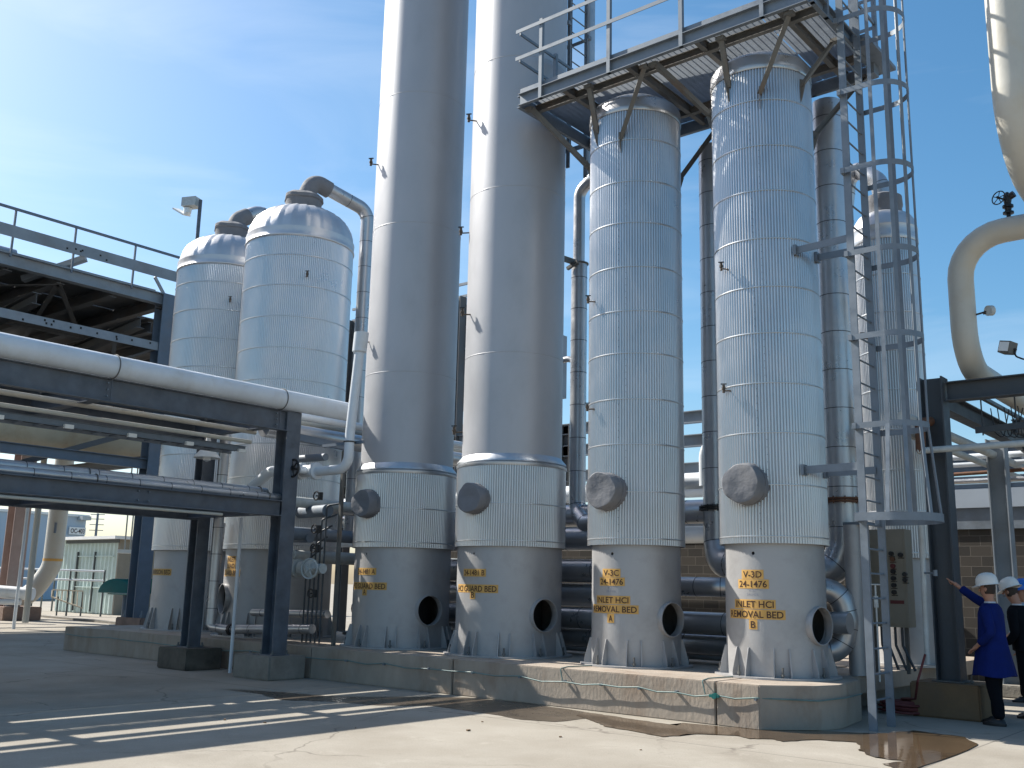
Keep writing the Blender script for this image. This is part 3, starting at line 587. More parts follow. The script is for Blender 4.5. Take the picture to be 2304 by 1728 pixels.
# ---------------------------------------------------------------- platform on the twin vessels
P = thing('access_platform', 'grey steel grating platform with handrails round the tops of the twin vessels', 'platform', (-7.4, 13.1, 9.4))
X0, X1, Y0, Y1 = -9.82, -4.80, 11.9, 14.42
def edge(a, b, out):
    MB().channel((*a, 9.555), (*b, 9.555), .21, .06, .01, (0, 0, 1), out).build('edge_channel', 'galv', P)
    MB().bar((*a, 9.725), (*b, 9.725), .009, .09).build('toe_board', 'galv', P)
edge((X0, Y0), (X1, Y0), 1); edge((X1, Y0), (X1, Y1), 1); edge((X1, Y1), (X0, Y1), 1); edge((X0, Y1), (X0, Y0), 1)
def in_hole(x, y): return False
gx = [X0+.03, -8.95, -7.75, -6.55, -5.62, X1-.03]
for a, b in zip(gx[:-1], gx[1:]):
    q = MB(); y = Y0+.03
    while y < Y1-.02:
        xa = a+.01
        segs = [(a+.01, b-.01)]
        for c in ():
            dy = abs(y-c[1])
            if dy < .80:
                hw = math.sqrt(.64-dy*dy); ns = []
                for s0, s1 in segs:
                    if c[0]-hw > s0: ns.append((s0, min(s1, c[0]-hw)))
                    if c[0]+hw < s1: ns.append((max(s0, c[0]+hw), s1))
                segs = [t_ for t_ in ns if t_[1]-t_[0] > .03]
        for s0, s1 in segs: q.span((s0, y-.0022, 9.645), (s1, y+.0022, 9.672))
        y += .0345
    x = a+.05
    while x < b-.02:
        segs = [(Y0+.02, Y1-.02)]
        for c in ():
            dx = abs(x-c[0])
            if dx < .80:
                hw = math.sqrt(.64-dx*dx); ns = []
                for s0, s1 in segs:
                    if c[1]-hw > s0: ns.append((s0, min(s1, c[1]-hw)))
                    if c[1]+hw < s1: ns.append((max(s0, c[1]+hw), s1))
                segs = ns
        for s0, s1 in segs: q.span((x-.004, s0, 9.668), (x+.004, s1, 9.676))
        x += .1
    q.build('grating', 'galv', P)
for x in (-8.97, -7.75, -6.55, -5.25):
    for c in (0,):
        if in_hole(x, 13.07):
            MB().ibeam((x, Y0+.02, 9.57), (x, 12.32, 9.57), .15, .08, .01).build('joist', 'galv_rust', P); MB().ibeam((x, 13.85, 9.57), (x, Y1-.02, 9.57), .15, .08, .01).build('joist', 'galv_rust', P)
        else: MB().ibeam((x, Y0+.02, 9.57), (x, Y1-.02, 9.57), .15, .08, .01).build('joist', 'galv_rust', P)
for y in (12.30, 13.90): MB().ibeam((X0+.02, y, 9.55), (X1-.02, y, 9.55), .13, .08, .01).build('joist', 'galv_rust', P)
for (x, y, c, b, z) in [(-9.72, 12.03, CC, -75, 8.42), (-8.49, 11.99, CC, -22, 8.80), (-7.46, 12.0, CC, 15, 8.55), (-7.31, 12.02, CD, -68, 8.72), (-6.16, 11.98, CD, -12, 8.85), (-5.11, 11.98, CD, 24, 8.62), (-4.88, 13.02, CD, 75, 8.80), (-4.9, 14.3, CD, 122, 8.25), (-9.72, 14.3, CC, -130, 8.45), (-7.3, 14.3, CC, 140, 8.2), (-7.1, 14.3, CD, -140, 8.4), (-8.5, 14.35, CC, -175, 8.5)]:
    e = on_cyl(c, .76, R(b), z); a = Vector((x, y, 9.43)); d = (e-a).normalized(); s_ = d.cross(Vector((0, 0, 1))).normalized(); n_ = s_.cross(d)
    MB().bar(a, e, .075, .009, s_).bar(a+s_*.034+n_*.034, e+s_*.034+n_*.034, .009, .07, s_).build('knee_brace', 'galv_rust', P)
    q = on_cyl(c, .735, R(b), z-.08); dd = on_cyl((0, 0), 1, R(b), 0); tt = Vector((dd.y, -dd.x, 0))
    MB().prism([q-tt*.006+Vector((0, 0, .22)), q+dd*.10-tt*.006+Vector((0, 0, .16)), q+dd*.03-tt*.006-Vector((0, 0, .08)), q-tt*.006-Vector((0, 0, .14))], .012, tt).build('clip_plate', 'galv_rust', P)
    MB().box(a+Vector((0, 0, .0)), (.13, .1, .05)).build('clip_angle', 'galv_rust', P)
def post(x, y): MB().bar((x, y, 9.45), (x, y, 10.88), .062, .062).build('handrail_post', 'galv', P)
for x in (-9.36, -8.02, -6.74, -5.46): post(x, Y0-.035)
for (x, y) in ((X1+.035, 11.95), (X1+.035, 12.42), (X1+.035, 13.4), (X1+.035, 14.38), (X0-.035, 12.9), (X0-.035, 14.3), (-8.4, Y1+.035), (-7.0, Y1+.035), (-5.8, Y1+.035)): post(x, y)
for z, nm in ((10.80, 'top_rail'), (10.30, 'mid_rail')):
    MB().bar((X0-.06, Y0-.075, z), (X1, Y0-.075, z), .012, .06).bar((X0-.06, Y0-.055, z+.03), (X1, Y0-.055, z+.03), .05, .01).build(nm, 'galv', P)
    MB().bar((X0-.035, Y0, z), (X0-.035, Y1, z), .03, .045).build(nm, 'galv', P)
    MB().bar((X0, Y1+.035, z), (X1, Y1+.035, z), .03, .045).build(nm, 'galv', P)
    MB().bar((X1+.035, Y0, z), (X1+.035, 12.42, z), .03, .045).build(nm, 'galv', P)
    MB().bar((X1+.035, 13.4, z), (X1+.035, Y1, z), .03, .045).build(nm, 'galv', P)
MB().span((-4.8, 13.25, 9.47), (-4.5, 14.45, 9.53)).span((-4.8, 14.0, 9.3), (-4.68, 14.2, 9.47)).build('ladder_landing', 'galv', P)

# caged ladder
def caged_ladder(label, x, y0, y1, z0, z1, hoops, flare, legs=True, group=None, out=1):
    t = thing('caged_ladder', label, 'ladder', (x, (y0+y1)/2, z0), group); ym = (y0+y1)/2
    for y in (y0, y1): MB().bar((x, y, z0), (x, y, z1), .095 if legs else .07, .028, (1, 0, 0)).build('rail', 'galv', t)
    z = z0+.35
    while z < z1-.1: MB().cyl((x, y0, z), (x, y1, z), .0125, n=8).build('rung', 'galv', t); z += .305
    for i, z in enumerate(hoops):
        f = flare if i == 0 else 0; dep = .76+f*.10; hw = (y1-y0)/2+.09+f*.13; path = []; n = 22; ys = y0-.10-f*.05
        prof = [(x-.02*out, ym-hw)]+[(x+out*(dep-hw*.95+math.cos(a)*hw*.95), ym+math.sin(a)*hw) for a in [-math.pi/2+math.pi*k/n for k in range(n+1)]]+[(x-.02*out, ym+hw)]
        q = MB(); vs = []; h = .075 if i else .10
        for px, py in prof:
            for dz in (-h/2, h/2): vs.append((px, py, z+dz))
        inner = []
        for k, (px, py) in enumerate(prof):
            cxp = x+out*.3; dx = px-cxp; dy = py-ym; L = math.hypot(dx, dy)
            for dz in (-h/2, h/2): inner.append((px-dx/L*.008, py-dy/L*.008, z+dz))
        m_ = len(prof); a_ = len(vs); allv = vs+inner; fs = []
        for k in range(m_-1):
            o = 2*k; fs += [(o, o+2, o+3, o+1), (a_+o, a_+o+1, a_+o+3, a_+o+2), (o+1, o+3, a_+o+3, a_+o+1), (o, a_+o, a_+o+2, o+2)]
        q.add(allv, fs); q.build('cage_hoop', 'galv', t)
        for y, s_ in ((y0, -1), (y1, 1)): MB().box((x-.03*out, y+s_*.05, z), (.05, .10+f*.12, h)).build('hoop_bracket', 'galv', t)
    hw = (y1-y0)/2+.085
    for a in (-88, -58, -25, 5, 35, 62, 88):
        aa = R(a); q = MB()
        def pt(fl): 
            w = hw+fl*.13; d_ = .755+fl*.1; return Vector((x+out*(d_-w*.95+math.cos(aa)*w*.95), ym+math.sin(aa)*w, 0))
        if a == -90: pt0 = pt
        zs = [hoops[0]-.05, hoops[1], z1+1.0]; ps = [pt(flare), pt(0), pt(0)]
        if out < 0: side = Vector((math.sin(aa), math.cos(aa), 0))
        else: side = Vector((-math.sin(aa), math.cos(aa), 0))
        for k in range(2):
            A_ = Vector((ps[k].x, ps[k].y, zs[k])); B_ = Vector((ps[k+1].x, ps[k+1].y, zs[k+1])); q.bar(A_, B_, .05, .009, side)
        q.build('cage_bar', 'galv', t)
    return t
L1 = caged_ladder('tall galvanised ladder with safety cage rising to the platform', -4.64, 12.58, 13.20, 0.0, 12.6, [2.56, 3.72, 4.88, 6.02, 7.19, 8.33, 9.41, 10.55, 11.7], 1)
for y in (12.58, 13.20): MB().box((-4.64, y, .24), (.10, .03, .46)).build('rail_shoe', 'galv', L1)
for z in (6.28, 3.22):
    for y in (12.62, 13.16):
        e = on_cyl(CD, .73, math.atan2(1.2, -(y-13.09)*1.0) if False else R(90+(y-13.09)*70), z); MB().bar(e, (-4.66, y, z), .012, .10).build('standoff', 'galv', L1)
        MB().box((e.x+.03, e.y, z), (.04, .12, .14)).build('standoff_pad', 'galv', L1)
caged_ladder('second caged ladder at the far end of the platform, beside GUARD BED B', -10.3, 13.9, 14.45, 9.2, 15.5, [9.9, 11.0, 12.1, 13.2], 0, False, out=-1)

# ---------------------------------------------------------------- pipe rack over the walkway
RK = thing('pipe_rack', 'dark blue steel pipe rack crossing the walkway at the left', 'pipe rack', (-15.4, 5, 0))
for x, y, ztop, d_ in ((-14.35, 11.1, 4.86, .30), (-16.85, 11.1, 4.62, .26), (-14.35, 1.2, 4.86, .30), (-16.85, 1.2, 4.62, .26)):
    MB().ibeam((x, y, .40), (x, y, ztop), d_, d_, .02, (1, 0, 0)).build('column', 'navy', RK)
    MB().box((x, y, .39), (d_+.08, d_+.08, .025)).build('base_plate', 'navy', RK)
for x in (-14.25, -16.8):
    MB().ibeam((x, -2, 4.40), (x, 10.94, 4.40), .36, .14, .018).build('top_beam', 'navy', RK)
    MB().ibeam((x, -2, 2.86), (x, 10.94, 2.86), .27, .2, .018).build('lower_beam', 'navy', RK)
for y in (10.75, 7.6, 4.4, 1.2):
    MB().ibeam((-14.35, y, 4.42), (-16.75, y, 4.42), .30, .17, .014).build('cross_beam', 'navy', RK)
    MB().ibeam((-14.35, y, 2.84), (-16.75, y, 2.84), .20, .15, .014).build('cross_beam', 'navy', RK)
for x in (-14.35, -16.85):
    for dx in (-.16, .16):
        for dy in (-.15, .15): MB().cyl((x+dx, 11.1+dy, .39), (x+dx, 11.1+dy, .47), .016, n=8).cyl((x+dx, 11.1+dy, .40), (x+dx, 11.1+dy, .43), .03, n=6).build('anchor_bolt', 'galv_rust', RK)
for y in (4.4, 7.6, 10.75):
    for px_, pz_, pr_ in ((-14.15, 4.755, .175), (-14.62, 3.15, .085), (-14.36, 3.055, .07)): MB().torus((px_, y, pz_), (0, 1, 0), pr_+.008, .009, 28, 6).build('u_bolt', 'galv_rust', RK)
    MB().box((-14.165, y, 4.40), (.012, .012, .32)).build('stiffener', 'navy', RK)
    for dz in (-.10, .0, .10): MB().cyl((-14.205, y-.05, 4.40+dz), (-14.17, y-.05, 4.40+dz), .014, n=6).build('bolt', 'galv', RK)
for y in (8.33,):
    q = MB()
    for dy in (-.09, .09):
        for dz in (-.07, .07): q.cyl((-14.23, y+dy, 2.86+dz), (-14.235+.03, y+dy, 2.86+dz), .014, n=6)
    q.build('splice_bolts', 'galv', RK)
q = MB()
for dz in (-.1, 0, .1): q.cyl((-14.5, 10.93, 4.4+dz), (-14.46, 10.90, 4.4+dz), .014, n=6)
q.box((-14.25, 11.0, 4.42), (.12, .14, .40)).build('end_plate', 'navy', RK)
for lb, poly, h, mt in [('pale concrete footing under the nearest rack column', [(-14.95, 10.72), (-13.95, 10.72), (-13.95, 11.48), (-14.95, 11.48)], .385, 'footing'), ('oil blackened footing left of the pale one', [(-17.3, 10.72), (-16.35, 10.72), (-16.35, 11.48), (-17.3, 11.48)], .385, 'footing_black'),
                        ('plain footing out of the way under the near end of the rack', [(-14.85, .8), (-13.9, .8), (-13.9, 1.6), (-14.85, 1.6)], .385, 'footing'), ('plain footing under the far leg at the rack near end', [(-17.3, .8), (-16.35, .8), (-16.35, 1.6), (-17.3, 1.6)], .385, 'footing')]:
    prism_obj('concrete_footing', poly, 0, h, mt, .02, lb, 'footing')
G1 = 'pipes lying on the rack'
def hp(label, x, z, r, mt, y0=-3, y1=11.2, band=0, name='pipe'): return pipe(label, [(x, y0, z), (x, y1, z)], r, mt, band=band, name=name, group=G1)
hp('large white pipe on top of the rack, running on behind the vent pipe', -14.15, 4.755, .175, 'white_pipe', y1=12.35)
hp('second white pipe on the rack, behind the large one', -15.05, 4.70, .08, 'white_pipe', y1=18)
hp('cream pipe on top of the rack, third from the front', -15.60, 4.71, .09, 'cream', y1=18)
hp('silver pipe on top of the rack, fourth from the front', -16.2, 4.75, .17, 'lag', band=.7)
hp('slim white pipe on top of the rack just behind the large one', -14.58, 4.69, .10, 'white_pipe')
hp('slim dark pipe on top of the rack by its far beam', -16.55, 4.68, .09, 'slate')
hp('dull insulated pipe passing between the wide vessel and GUARD BED A', -15.35, 4.42, .17, 'lag', y0=11.3, y1=18)
hp('dark line of pipe low between the wide vessel and GUARD BED A', -15.0, 2.5, .12, 'slate', y0=11.6, y1=18)
hp('grey line beside the dark one between wide vessel and GUARD BED A', -15.6, 2.1, .12, 'valve_grey', y0=11.9, y1=18)
hp('pale pipe slung under the top of the rack', -14.75, 4.02, .035, 'cream', y1=10.6)
hp('thin cream pipe hanging inside the rack', -15.05, 4.26, .045, 'cream', y1=10.9)
hp('upper of two lagged pipes on the lower rack level', -14.62, 3.15, .085, 'lag', y1=10.9, band=.55)
hp('lower lagged pipe along the outer edge of the rack', -14.36, 3.055, .07, 'lag', y1=11.0, band=.55)
hp('grey pipe on the lower rack level, middle', -15.25, 3.10, .10, 'valve_grey', y1=18)
hp('silver pipe on the lower rack level, rearmost', -15.95, 3.10, .11, 'lag', band=.6, y1=18)
hp('slim cream conduit under the lower edge of the rack', -14.2, 2.675, .026, 'cream', y1=9.75)
tr = thing('cable_tray', 'pale blue cable tray with clamped cables under the rack', 'cable tray', (-14.9, 5, 3.9), G1)
MB().channel((-14.9, -3, 3.90), (-14.9, 10.6, 3.90), .10, .04, .004, (0, 0, 1), 1).channel((-15.3, -3, 3.90), (-15.3, 10.6, 3.90), .10, .04, .004, (0, 0, 1), -1).build('side_rail', 'galv', tr)
for k in range(44): MB().box((-15.1, -2.9+k*.31, 3.87), (.4, .03, .015)).build('tray_rung', 'galv', tr)
q = MB()
for k in range(7): q.box((-14.86, 4.2+k*1.05, 3.86), (.06, .14, .06))
q.build('cable_clamp', 'white', tr)
for x in (-15.0, -15.1, -15.2): MB().cyl((x, -3, 3.905), (x, 10.6, 3.905), .02, n=8).build('cable', 'black', tr)
q = MB().tube([(-14.62, 6.15, 3.2), (-14.62, 6.15, 3.42), (-14.62, 5.5, 3.42)], .03, 10, .08); tag(q.build('goose_neck', 'white_pipe', None, (-14.62, 6.15, 3.2)), 'small white hooked vent on the lagged pipes at the picture edge', 'pipe')
# dome lamp under the rack
lp = thing('dome_lamp', 'white enamelled dome lamp hanging under the rack beam', 'lamp', (-16.3, 10.95, 3.6))
MB().lathe((-16.2, 10.7, 0), [(.04, 4.22), (.06, 4.1), (.07, 4.02), (.15, 3.97), (.24, 3.86), (.245, 3.84), (.22, 3.85), (.06, 3.98)], 28).build('shade', 'white', lp)
MB().lathe((-16.2, 10.7, 0), [(.06, 3.95), (.08, 3.88), (.07, 3.8), (.02, 3.77)], 18, cap1=True).build('globe', 'lens', lp)
MB().cyl((-16.2, 10.7, 4.2), (-16.2, 10.7, 4.3), .02, n=8).build('stem', 'galv', lp)

# open white vent pipe with gate valve
vp = thing('vent_pipe', 'white vent pipe with open flared top leaning beside GUARD BED A', 'pipe', (-13.2, 11.5, 3.5))
MB().tube([(-13.02, 11.5, 5.72), (-13.16, 11.5, 4.2), (-13.17, 11.5, 3.55), (-14.0, 11.5, 3.55)], .085, 20, .24).build('pipe_run', 'white_pipe', vp)
dv = (Vector((-13.0, 11.5, 5.96))-Vector((-13.16, 11.5, 4.2))).normalized()
MB().lathe((-13.035, 11.5, 5.58), [(.082, 0), (.125, .03), (.128, .37), (.118, .37), (.115, .05), (.08, .02)], 28, dv).build('flared_top', 'white_pipe', vp)
MB().cyl(Vector((-13.035, 11.5, 5.58))+dv*.1, Vector((-13.035, 11.5, 5.58))+dv*.11, .116, n=28).build('pipe_mouth', 'hollow_shade', vp)
pipe('white pipe curving down from the black handwheel valve', [(-14.35, 11.5, 3.58), (-15.35, 11.5, 3.62), (-15.95, 11.5, 3.3), (-15.95, 11.5, 2.95)], .10, 'white_pipe', bend=.4, flanges=[])
gv = thing('gate_valve', 'valve with a black handwheel on the white vent pipe', 'valve', (-14.2, 11.5, 3.5))
MB().cyl((-14.62, 11.5, 3.58), (-14.38, 11.5, 3.58), .15, n=20).cyl((-14.06, 11.5, 3.56), (-13.98, 11.5, 3.56), .15, n=20).cyl((-14.5, 11.5, 3.58), (-14.0, 11.5, 3.56), .11, n=20).cyl((-14.2, 11.5, 3.57), (-14.2, 11.25, 3.57), .07, n=14).build('body', 'white_pipe', gv)
q = MB(); handwheel(q, (-14.18, 11.12, 3.58), (0, -1, 0), .15, .022, 6); q.cyl((-14.18, 11.5, 3.58), (-14.18, 11.08, 3.58), .018, n=8); q.build('handwheel', 'black', gv)
br = thing('pipe_support', 'slate steel arm holding the vent pipe off the rack', 'bracket', (-14, 11.6, 4.1))
MB().bar((-14.3, 11.26, 4.16), (-14.2, 12.3, 4.10), .1, .12).bar((-14.0, 11.62, 4.02), (-12.95, 11.62, 4.02), .05, .05).build('arm', 'slate', br); MB().torus((-13.165, 11.5, 4.02), (0, 0, 1), .095, .012).build('u_bolt', 'black', br)
# pipes between rack and vessels
pipe('slate blue pipe at knee height in front of the wide vessels', [(-17.5, 12.02, 2.75), (-17.5, 11.92, .72), (-16.9, 11.92, .69), (-14.4, 11.95, .80)], .085, 'lag', bend=.18, band=.5, flanges=[((-16.75, 11.92, .69), (1, 0, 0), 'black')])
pipe('second low silver pipe running toward GUARD BED A', [(-16.5, 12.2, 1.02), (-14.3, 12.2, 1.06)], .07, 'lag', band=.6)
pipe('thin pale post pipe standing between the two front footings', [(-15.62, 11.15, 0.0), (-15.62, 11.15, 2.75)], .032, 'white_pipe')
pipe('silver riser beside the far rack column', [(-16.55, 11.3, .8), (-16.55, 11.3, 4.6)], .10, 'lag', band=.5)
MBv = thing('flanged_valve_line', 'pale grey flanged valve line with spoked handwheel before the wide vessel', 'valve', (-14.6, 11.95, 1.7))
MB().cyl((-15.35, 11.95, 1.86), (-14.2, 11.95, 1.86), .09, n=20).cyl((-14.98, 11.95, 1.86), (-14.93, 11.95, 1.86), .17, n=24).cyl((-14.9, 11.95, 1.86), (-14.85, 11.95, 1.86), .17, n=24).cyl((-14.62, 11.95, 1.86), (-14.57, 11.95, 1.86), .17, n=24).cyl((-14.54, 11.95, 1.86), (-14.5, 11.95, 1.86), .17, n=24).cyl((-14.8, 11.95, 1.86), (-14.66, 11.95, 1.86), .14, n=20).build('valve_body', 'valve_grey', MBv)
q = MB(); handwheel(q, (-14.1, 11.55, 1.85), (.25, -1, 0), .17, .014, 5); q.cyl((-14.35, 11.9, 1.86), (-14.12, 11.62, 1.85), .03, n=8); q.build('handwheel', 'valve_grey', MBv)
q = MB().cyl((-15.15, 11.95, 1.9), (-15.15, 11.95, 2.15), .03, n=10); q.torus((-15.0, 11.9, 2.12), (0, 1, .2), .07, .018, 20, 6); q.build('drain_fitting', 'valve_grey', MBv)
for k, (x, z, r, mt, lb) in enumerate([(-14.75, 2.95, .16, 'slate', 'slate blue pipe end seen between rack and GUARD BED A'), (-15.2, 2.45, .12, 'slate', 'dark blue beam-like pipe low between rack and GUARD BED A'), (-14.9, 3.95, .10, 'slate', 'slate pipe between the vent pipe and the wide vessel')]):
    pipe(lb, [(x-1.0, 12.6-.2*k, z), (x+.35, 12.15, z-.03)], r*.7, mt)
q = thing('instrument_stand', 'dark cluster of small valves and tubing between the wide vessel and GUARD BED A', 'valve cluster', (-14.55, 12.1, .5))
a_ = MB()
for k in range(5):
    x = -14.85+.12*k; a_.tube([(x, 12.1, .55), (x, 12.1, 2.0+.25*k), (x+.25, 12.25, 2.25+.2*k)], .017, 8, .06)
a_.build('tubing', 'black_steel', q)
for z in (1.35, 2.15, 2.5, 3.1):
    h = MB().cyl((-14.45, 12.0, z), (-14.45, 12.0, z+.14), .045, n=10).torus((-14.45, 11.9, z+.07), (0, 1, 0), .075, .014, 18, 6).cyl((-14.45, 11.9, z+.07), (-14.45, 12.0, z+.07), .014, n=6); h.build('small_valve', 'black', q)
MB().bar((-14.1, 12.2, .52), (-14.1, 12.2, 4.0), .06, .06).build('stand_post', 'galv_rust', q)
# ---------------------------------------------------------------- pipe bridge, upper left
BR = thing('pipe_bridge', 'large weathered steel pipe bridge with walkway high at the upper left', 'pipe bridge', (-32, 10, 0))
YE = 16.3
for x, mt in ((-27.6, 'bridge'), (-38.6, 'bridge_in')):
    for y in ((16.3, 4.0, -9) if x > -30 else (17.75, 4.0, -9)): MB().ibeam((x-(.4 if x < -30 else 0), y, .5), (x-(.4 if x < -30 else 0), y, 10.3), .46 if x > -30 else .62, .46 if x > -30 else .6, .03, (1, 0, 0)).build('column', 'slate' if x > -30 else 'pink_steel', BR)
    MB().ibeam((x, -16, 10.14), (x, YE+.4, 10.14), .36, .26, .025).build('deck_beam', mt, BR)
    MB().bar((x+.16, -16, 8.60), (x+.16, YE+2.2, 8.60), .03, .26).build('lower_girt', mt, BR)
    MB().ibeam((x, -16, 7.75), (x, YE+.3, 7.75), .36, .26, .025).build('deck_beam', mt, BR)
MB().bar((-27.35, -16, 10.90), (-27.35, YE+1.6, 10.90), .03, .33).build('fascia_channel', 'bridge', BR)
MB().bar((-27.9, -16, 10.42), (-27.9, YE-.3, 10.42), .3, .05).build('grating_edge', 'galv', BR)
q = MB(); random.seed(3)
for y in (12.9, 13.15, 13.3, 13.35, 13.9, 14.1): q.box((-27.33, y, 10.88+random.uniform(-.08, .08)), (.008, .05, .05))
q.build('bolt_holes', 'hollow_shade', BR)
q = MB()
for y in (11.95, 12.55, 12.6, 12.75, 12.8, 13.3, 13.6, 14.1, 14.7, 14.72, 15.2, 15.8): q.box((-27.42, y, 8.60+random.uniform(-.07, .07)), (.008, .05, .06))
q.build('bolt_holes', 'hollow_shade', BR)
for y in (-9, -7.2, -5.4, -3.6, -1.8, 0, 1.9, 3.7, 5.6, 7.4, 9.6, 11.42, 13.15, 15.03): MB().bar((-27.45, y, 10.2), (-27.45, y, 11.6), .05, .05).build('handrail_post', 'slate', BR)
MB().bar((-27.45, -16, 11.58), (-27.45, YE+1.6, 11.58), .06, .07).build('handrail', 'slate', BR)
MB().bar((-37.6, -16, 11.58), (-37.6, YE+1.6, 11.58), .06, .06).build('handrail', 'slate', BR)
for y in (-14, -11, -8, -5, -2, 1, 4, 7, 8.5, 10, 11.5, 13, 14.6, 16.2):
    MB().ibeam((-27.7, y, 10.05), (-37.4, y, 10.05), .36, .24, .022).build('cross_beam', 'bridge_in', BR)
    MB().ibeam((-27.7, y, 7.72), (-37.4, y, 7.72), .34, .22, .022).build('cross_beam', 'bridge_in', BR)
for y in (7, 13): MB().bar((-27.9, y, 9.86), (-37.4, y+3.2, 9.86), .14, .02).build('plan_brace', 'bridge_in', BR)
MB().ibeam((-27.6, -16, 5.0), (-27.6, YE, 5.0), .30, .2, .02).build('low_girder', 'slate', BR)
MB().ibeam((-38.6, -16, 5.3), (-38.6, 18, 5.3), .30, .2, .02).build('low_girder', 'slate', BR)
MB().bar((-28.6, 12.9, 4.75), (-27.7, 16.2, 6.1), .22, .16).build('knee_brace', 'bridge_in', BR)
for y in (4, 10, 16.2): MB().ibeam((-27.8, y, 5.1), (-38.4, y, 5.1), .3, .2, .02).build('cross_beam', 'bridge_in', BR)
for y in (-5, 1, 7, 13):
    for s_ in (-1, 1): MB().bar((-27.8, y, 9.86), (-32.5, y+3*s_, 9.86), .14, .02).build('plan_brace', 'bridge_in', BR)
MB().bar((-27.5, 13.55, 10.75), (-28.8, 12.4, 10.05), .22, .16).build('outrigger', 'bridge', BR)
MB().bar((-27.45, 15.75, 10.75), (-27.6, 16.3, 10.2), .05, .10).build('outrigger', 'bridge', BR)
for a, b in (((-27.5, 14.7, 8.5), (-28.6, 15.3, 7.8)), ((-27.5, 16.0, 8.5), (-28.8, 14.6, 7.7))): MB().bar(a, b, .12, .06).build('outrigger', 'bridge_in', BR)
for x0, x1, ye in ((-28.0, -30.4, 16.3), (-30.5, -33.4, 19.5), (-33.5, -38.4, 22)): MB().span((x0, -15, 10.26), (x1, ye, 10.30)).build('deck_plate', 'bridge_in', BR)
MB().span((-27.9, -16, 10.45), (-38.3, 9.3, 14.6)).build('unseen_sun_blocker', 'bridge', BR)  # unseen box added out of view only to cast shade over the yard
MB().span((-28.2, -15, 7.93), (-30.4, 16, 7.97)).build('lower_deck_plate', 'bridge_in', BR)
MB().span((-30.5, -15, 7.93), (-38.3, 20.5, 7.97)).build('lower_deck_plate', 'bridge_in', BR)
for y in (17.6, 19.2, 20.8):
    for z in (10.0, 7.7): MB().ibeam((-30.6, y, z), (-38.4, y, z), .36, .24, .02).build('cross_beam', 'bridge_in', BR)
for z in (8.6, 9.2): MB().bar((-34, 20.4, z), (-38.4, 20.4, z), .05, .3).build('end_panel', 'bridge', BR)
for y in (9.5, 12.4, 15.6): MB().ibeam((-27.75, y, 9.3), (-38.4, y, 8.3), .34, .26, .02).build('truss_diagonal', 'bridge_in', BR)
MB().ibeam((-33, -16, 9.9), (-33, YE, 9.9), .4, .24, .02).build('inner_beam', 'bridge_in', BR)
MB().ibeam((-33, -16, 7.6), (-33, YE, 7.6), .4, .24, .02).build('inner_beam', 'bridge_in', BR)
G2 = 'pipes carried by the pipe bridge'
for k, (x, z, r, mt, lb) in enumerate([(-30.0, 6.0, .66, 'cream_dirty', 'huge grimy cream pipe slung under the pipe bridge'), (-31.2, 8.2, .28, 'cream_dirty', 'grimy cream pipe inside the pipe bridge, lower deck front'), (-32.6, 8.2, .30, 'lag', 'lagged pipe inside the pipe bridge, middle'), (-34.2, 8.2, .26, 'cream', 'cream pipe inside the pipe bridge, rear'), (-35.8, 8.15, .22, 'white_pipe', 'white pipe at the back of the pipe bridge'), (-28.6, 10.6, .2, 'lag', 'lagged pipe on the bridge deck behind the fascia')]):
    pipe(lb, [(x, -15, z), (x, 12 if z > 10 else (17.9 if z < 7 else 16.0), z)], r, mt, group=G2)
for lb, c, s_, h, mt in [('reddish footing with anchor bolts under the pipe bridge column by the wide vessel', (-27.6, 16.6), 1.25, .5, 'footing_red'), ('reddish stepped footing at the left picture edge', (-39.0, 17.9), 1.5, .5, 'footing_red'), ('footing of the hidden middle bridge column', (-27.6, 4.0), 1.25, .5, 'footing'), ('footing of the hidden rear bridge column', (-38.6, 4.0), 1.25, .5, 'footing')]:
    t = thing('concrete_footing', lb, 'footing', (*c, 0))
    prism_obj('block', [(c[0]-s_/2*1.1, c[1]-s_/2*.9), (c[0]+s_/2*1.1, c[1]-s_/2*.9), (c[0]+s_/2*1.1, c[1]+s_/2), (c[0]-s_/2*1.1, c[1]+s_/2)], 0, h, mt, .03, parent=t)
    q = MB()
    for dx in (-.45, .45):
        for dy in (-.4, .4): q.cyl((c[0]+dx, c[1]+dy, h), (c[0]+dx, c[1]+dy, h+.2), .03, n=8).cyl((c[0]+dx, c[1]+dy, h+.02), (c[0]+dx, c[1]+dy, h+.09), .06, n=6)
    q.build('anchor_bolts', 'galv', t)
# ---------------------------------------------------------------- left background
t = thing('sheet_building', 'large pale blue sheet metal building far behind the pipe bridge', 'building', (-85, 20, 0))
q = MB(); n = 150; y0_, y1_ = -10, 39.3; vs = []
for i in range(n+1):
    y = y0_+(y1_-y0_)*i/n; x = -75+(.06 if i % 2 else 0)
    vs += [(x, y, 0), (x, y, 6.25)]
q.add(vs, [(2*i, 2*i+2, 2*i+3, 2*i+1) for i in range(n)]); q.span((-95, y0_, 0), (-75.1, y1_-.05, 6.2)); q.build('wall', 'far_wall', t)
MB().span((-95.2, y0_-.1, 6.2), (-74.8, y1_+.15, 6.38)).build('roof', 'white', t); MB().box((-74.5, 38.9, 6.1), (.7, .7, .3)).build('wall_light', 'valve_grey', t)
def flat_text(body, p, xdir, w, h, mt, parent, name='lettering'):
    me = text_mesh(body); xs = [v.co.x for v in me.vertices]; x0, x1 = min(xs), max(xs); xd = Vector(xdir)
    for v in me.vertices: v.co = Vector(p)+xd*((v.co.x-x0)/(x1-x0)-.5)*w+Vector((0, 0, (v.co.y/.7-.5)*h))
    return finish(name, me, mt, parent)
s_ = thing('wall_sign', 'white sign reading OC-403 on the pale blue building', 'sign', (-74.85, 38.6, 5.1))
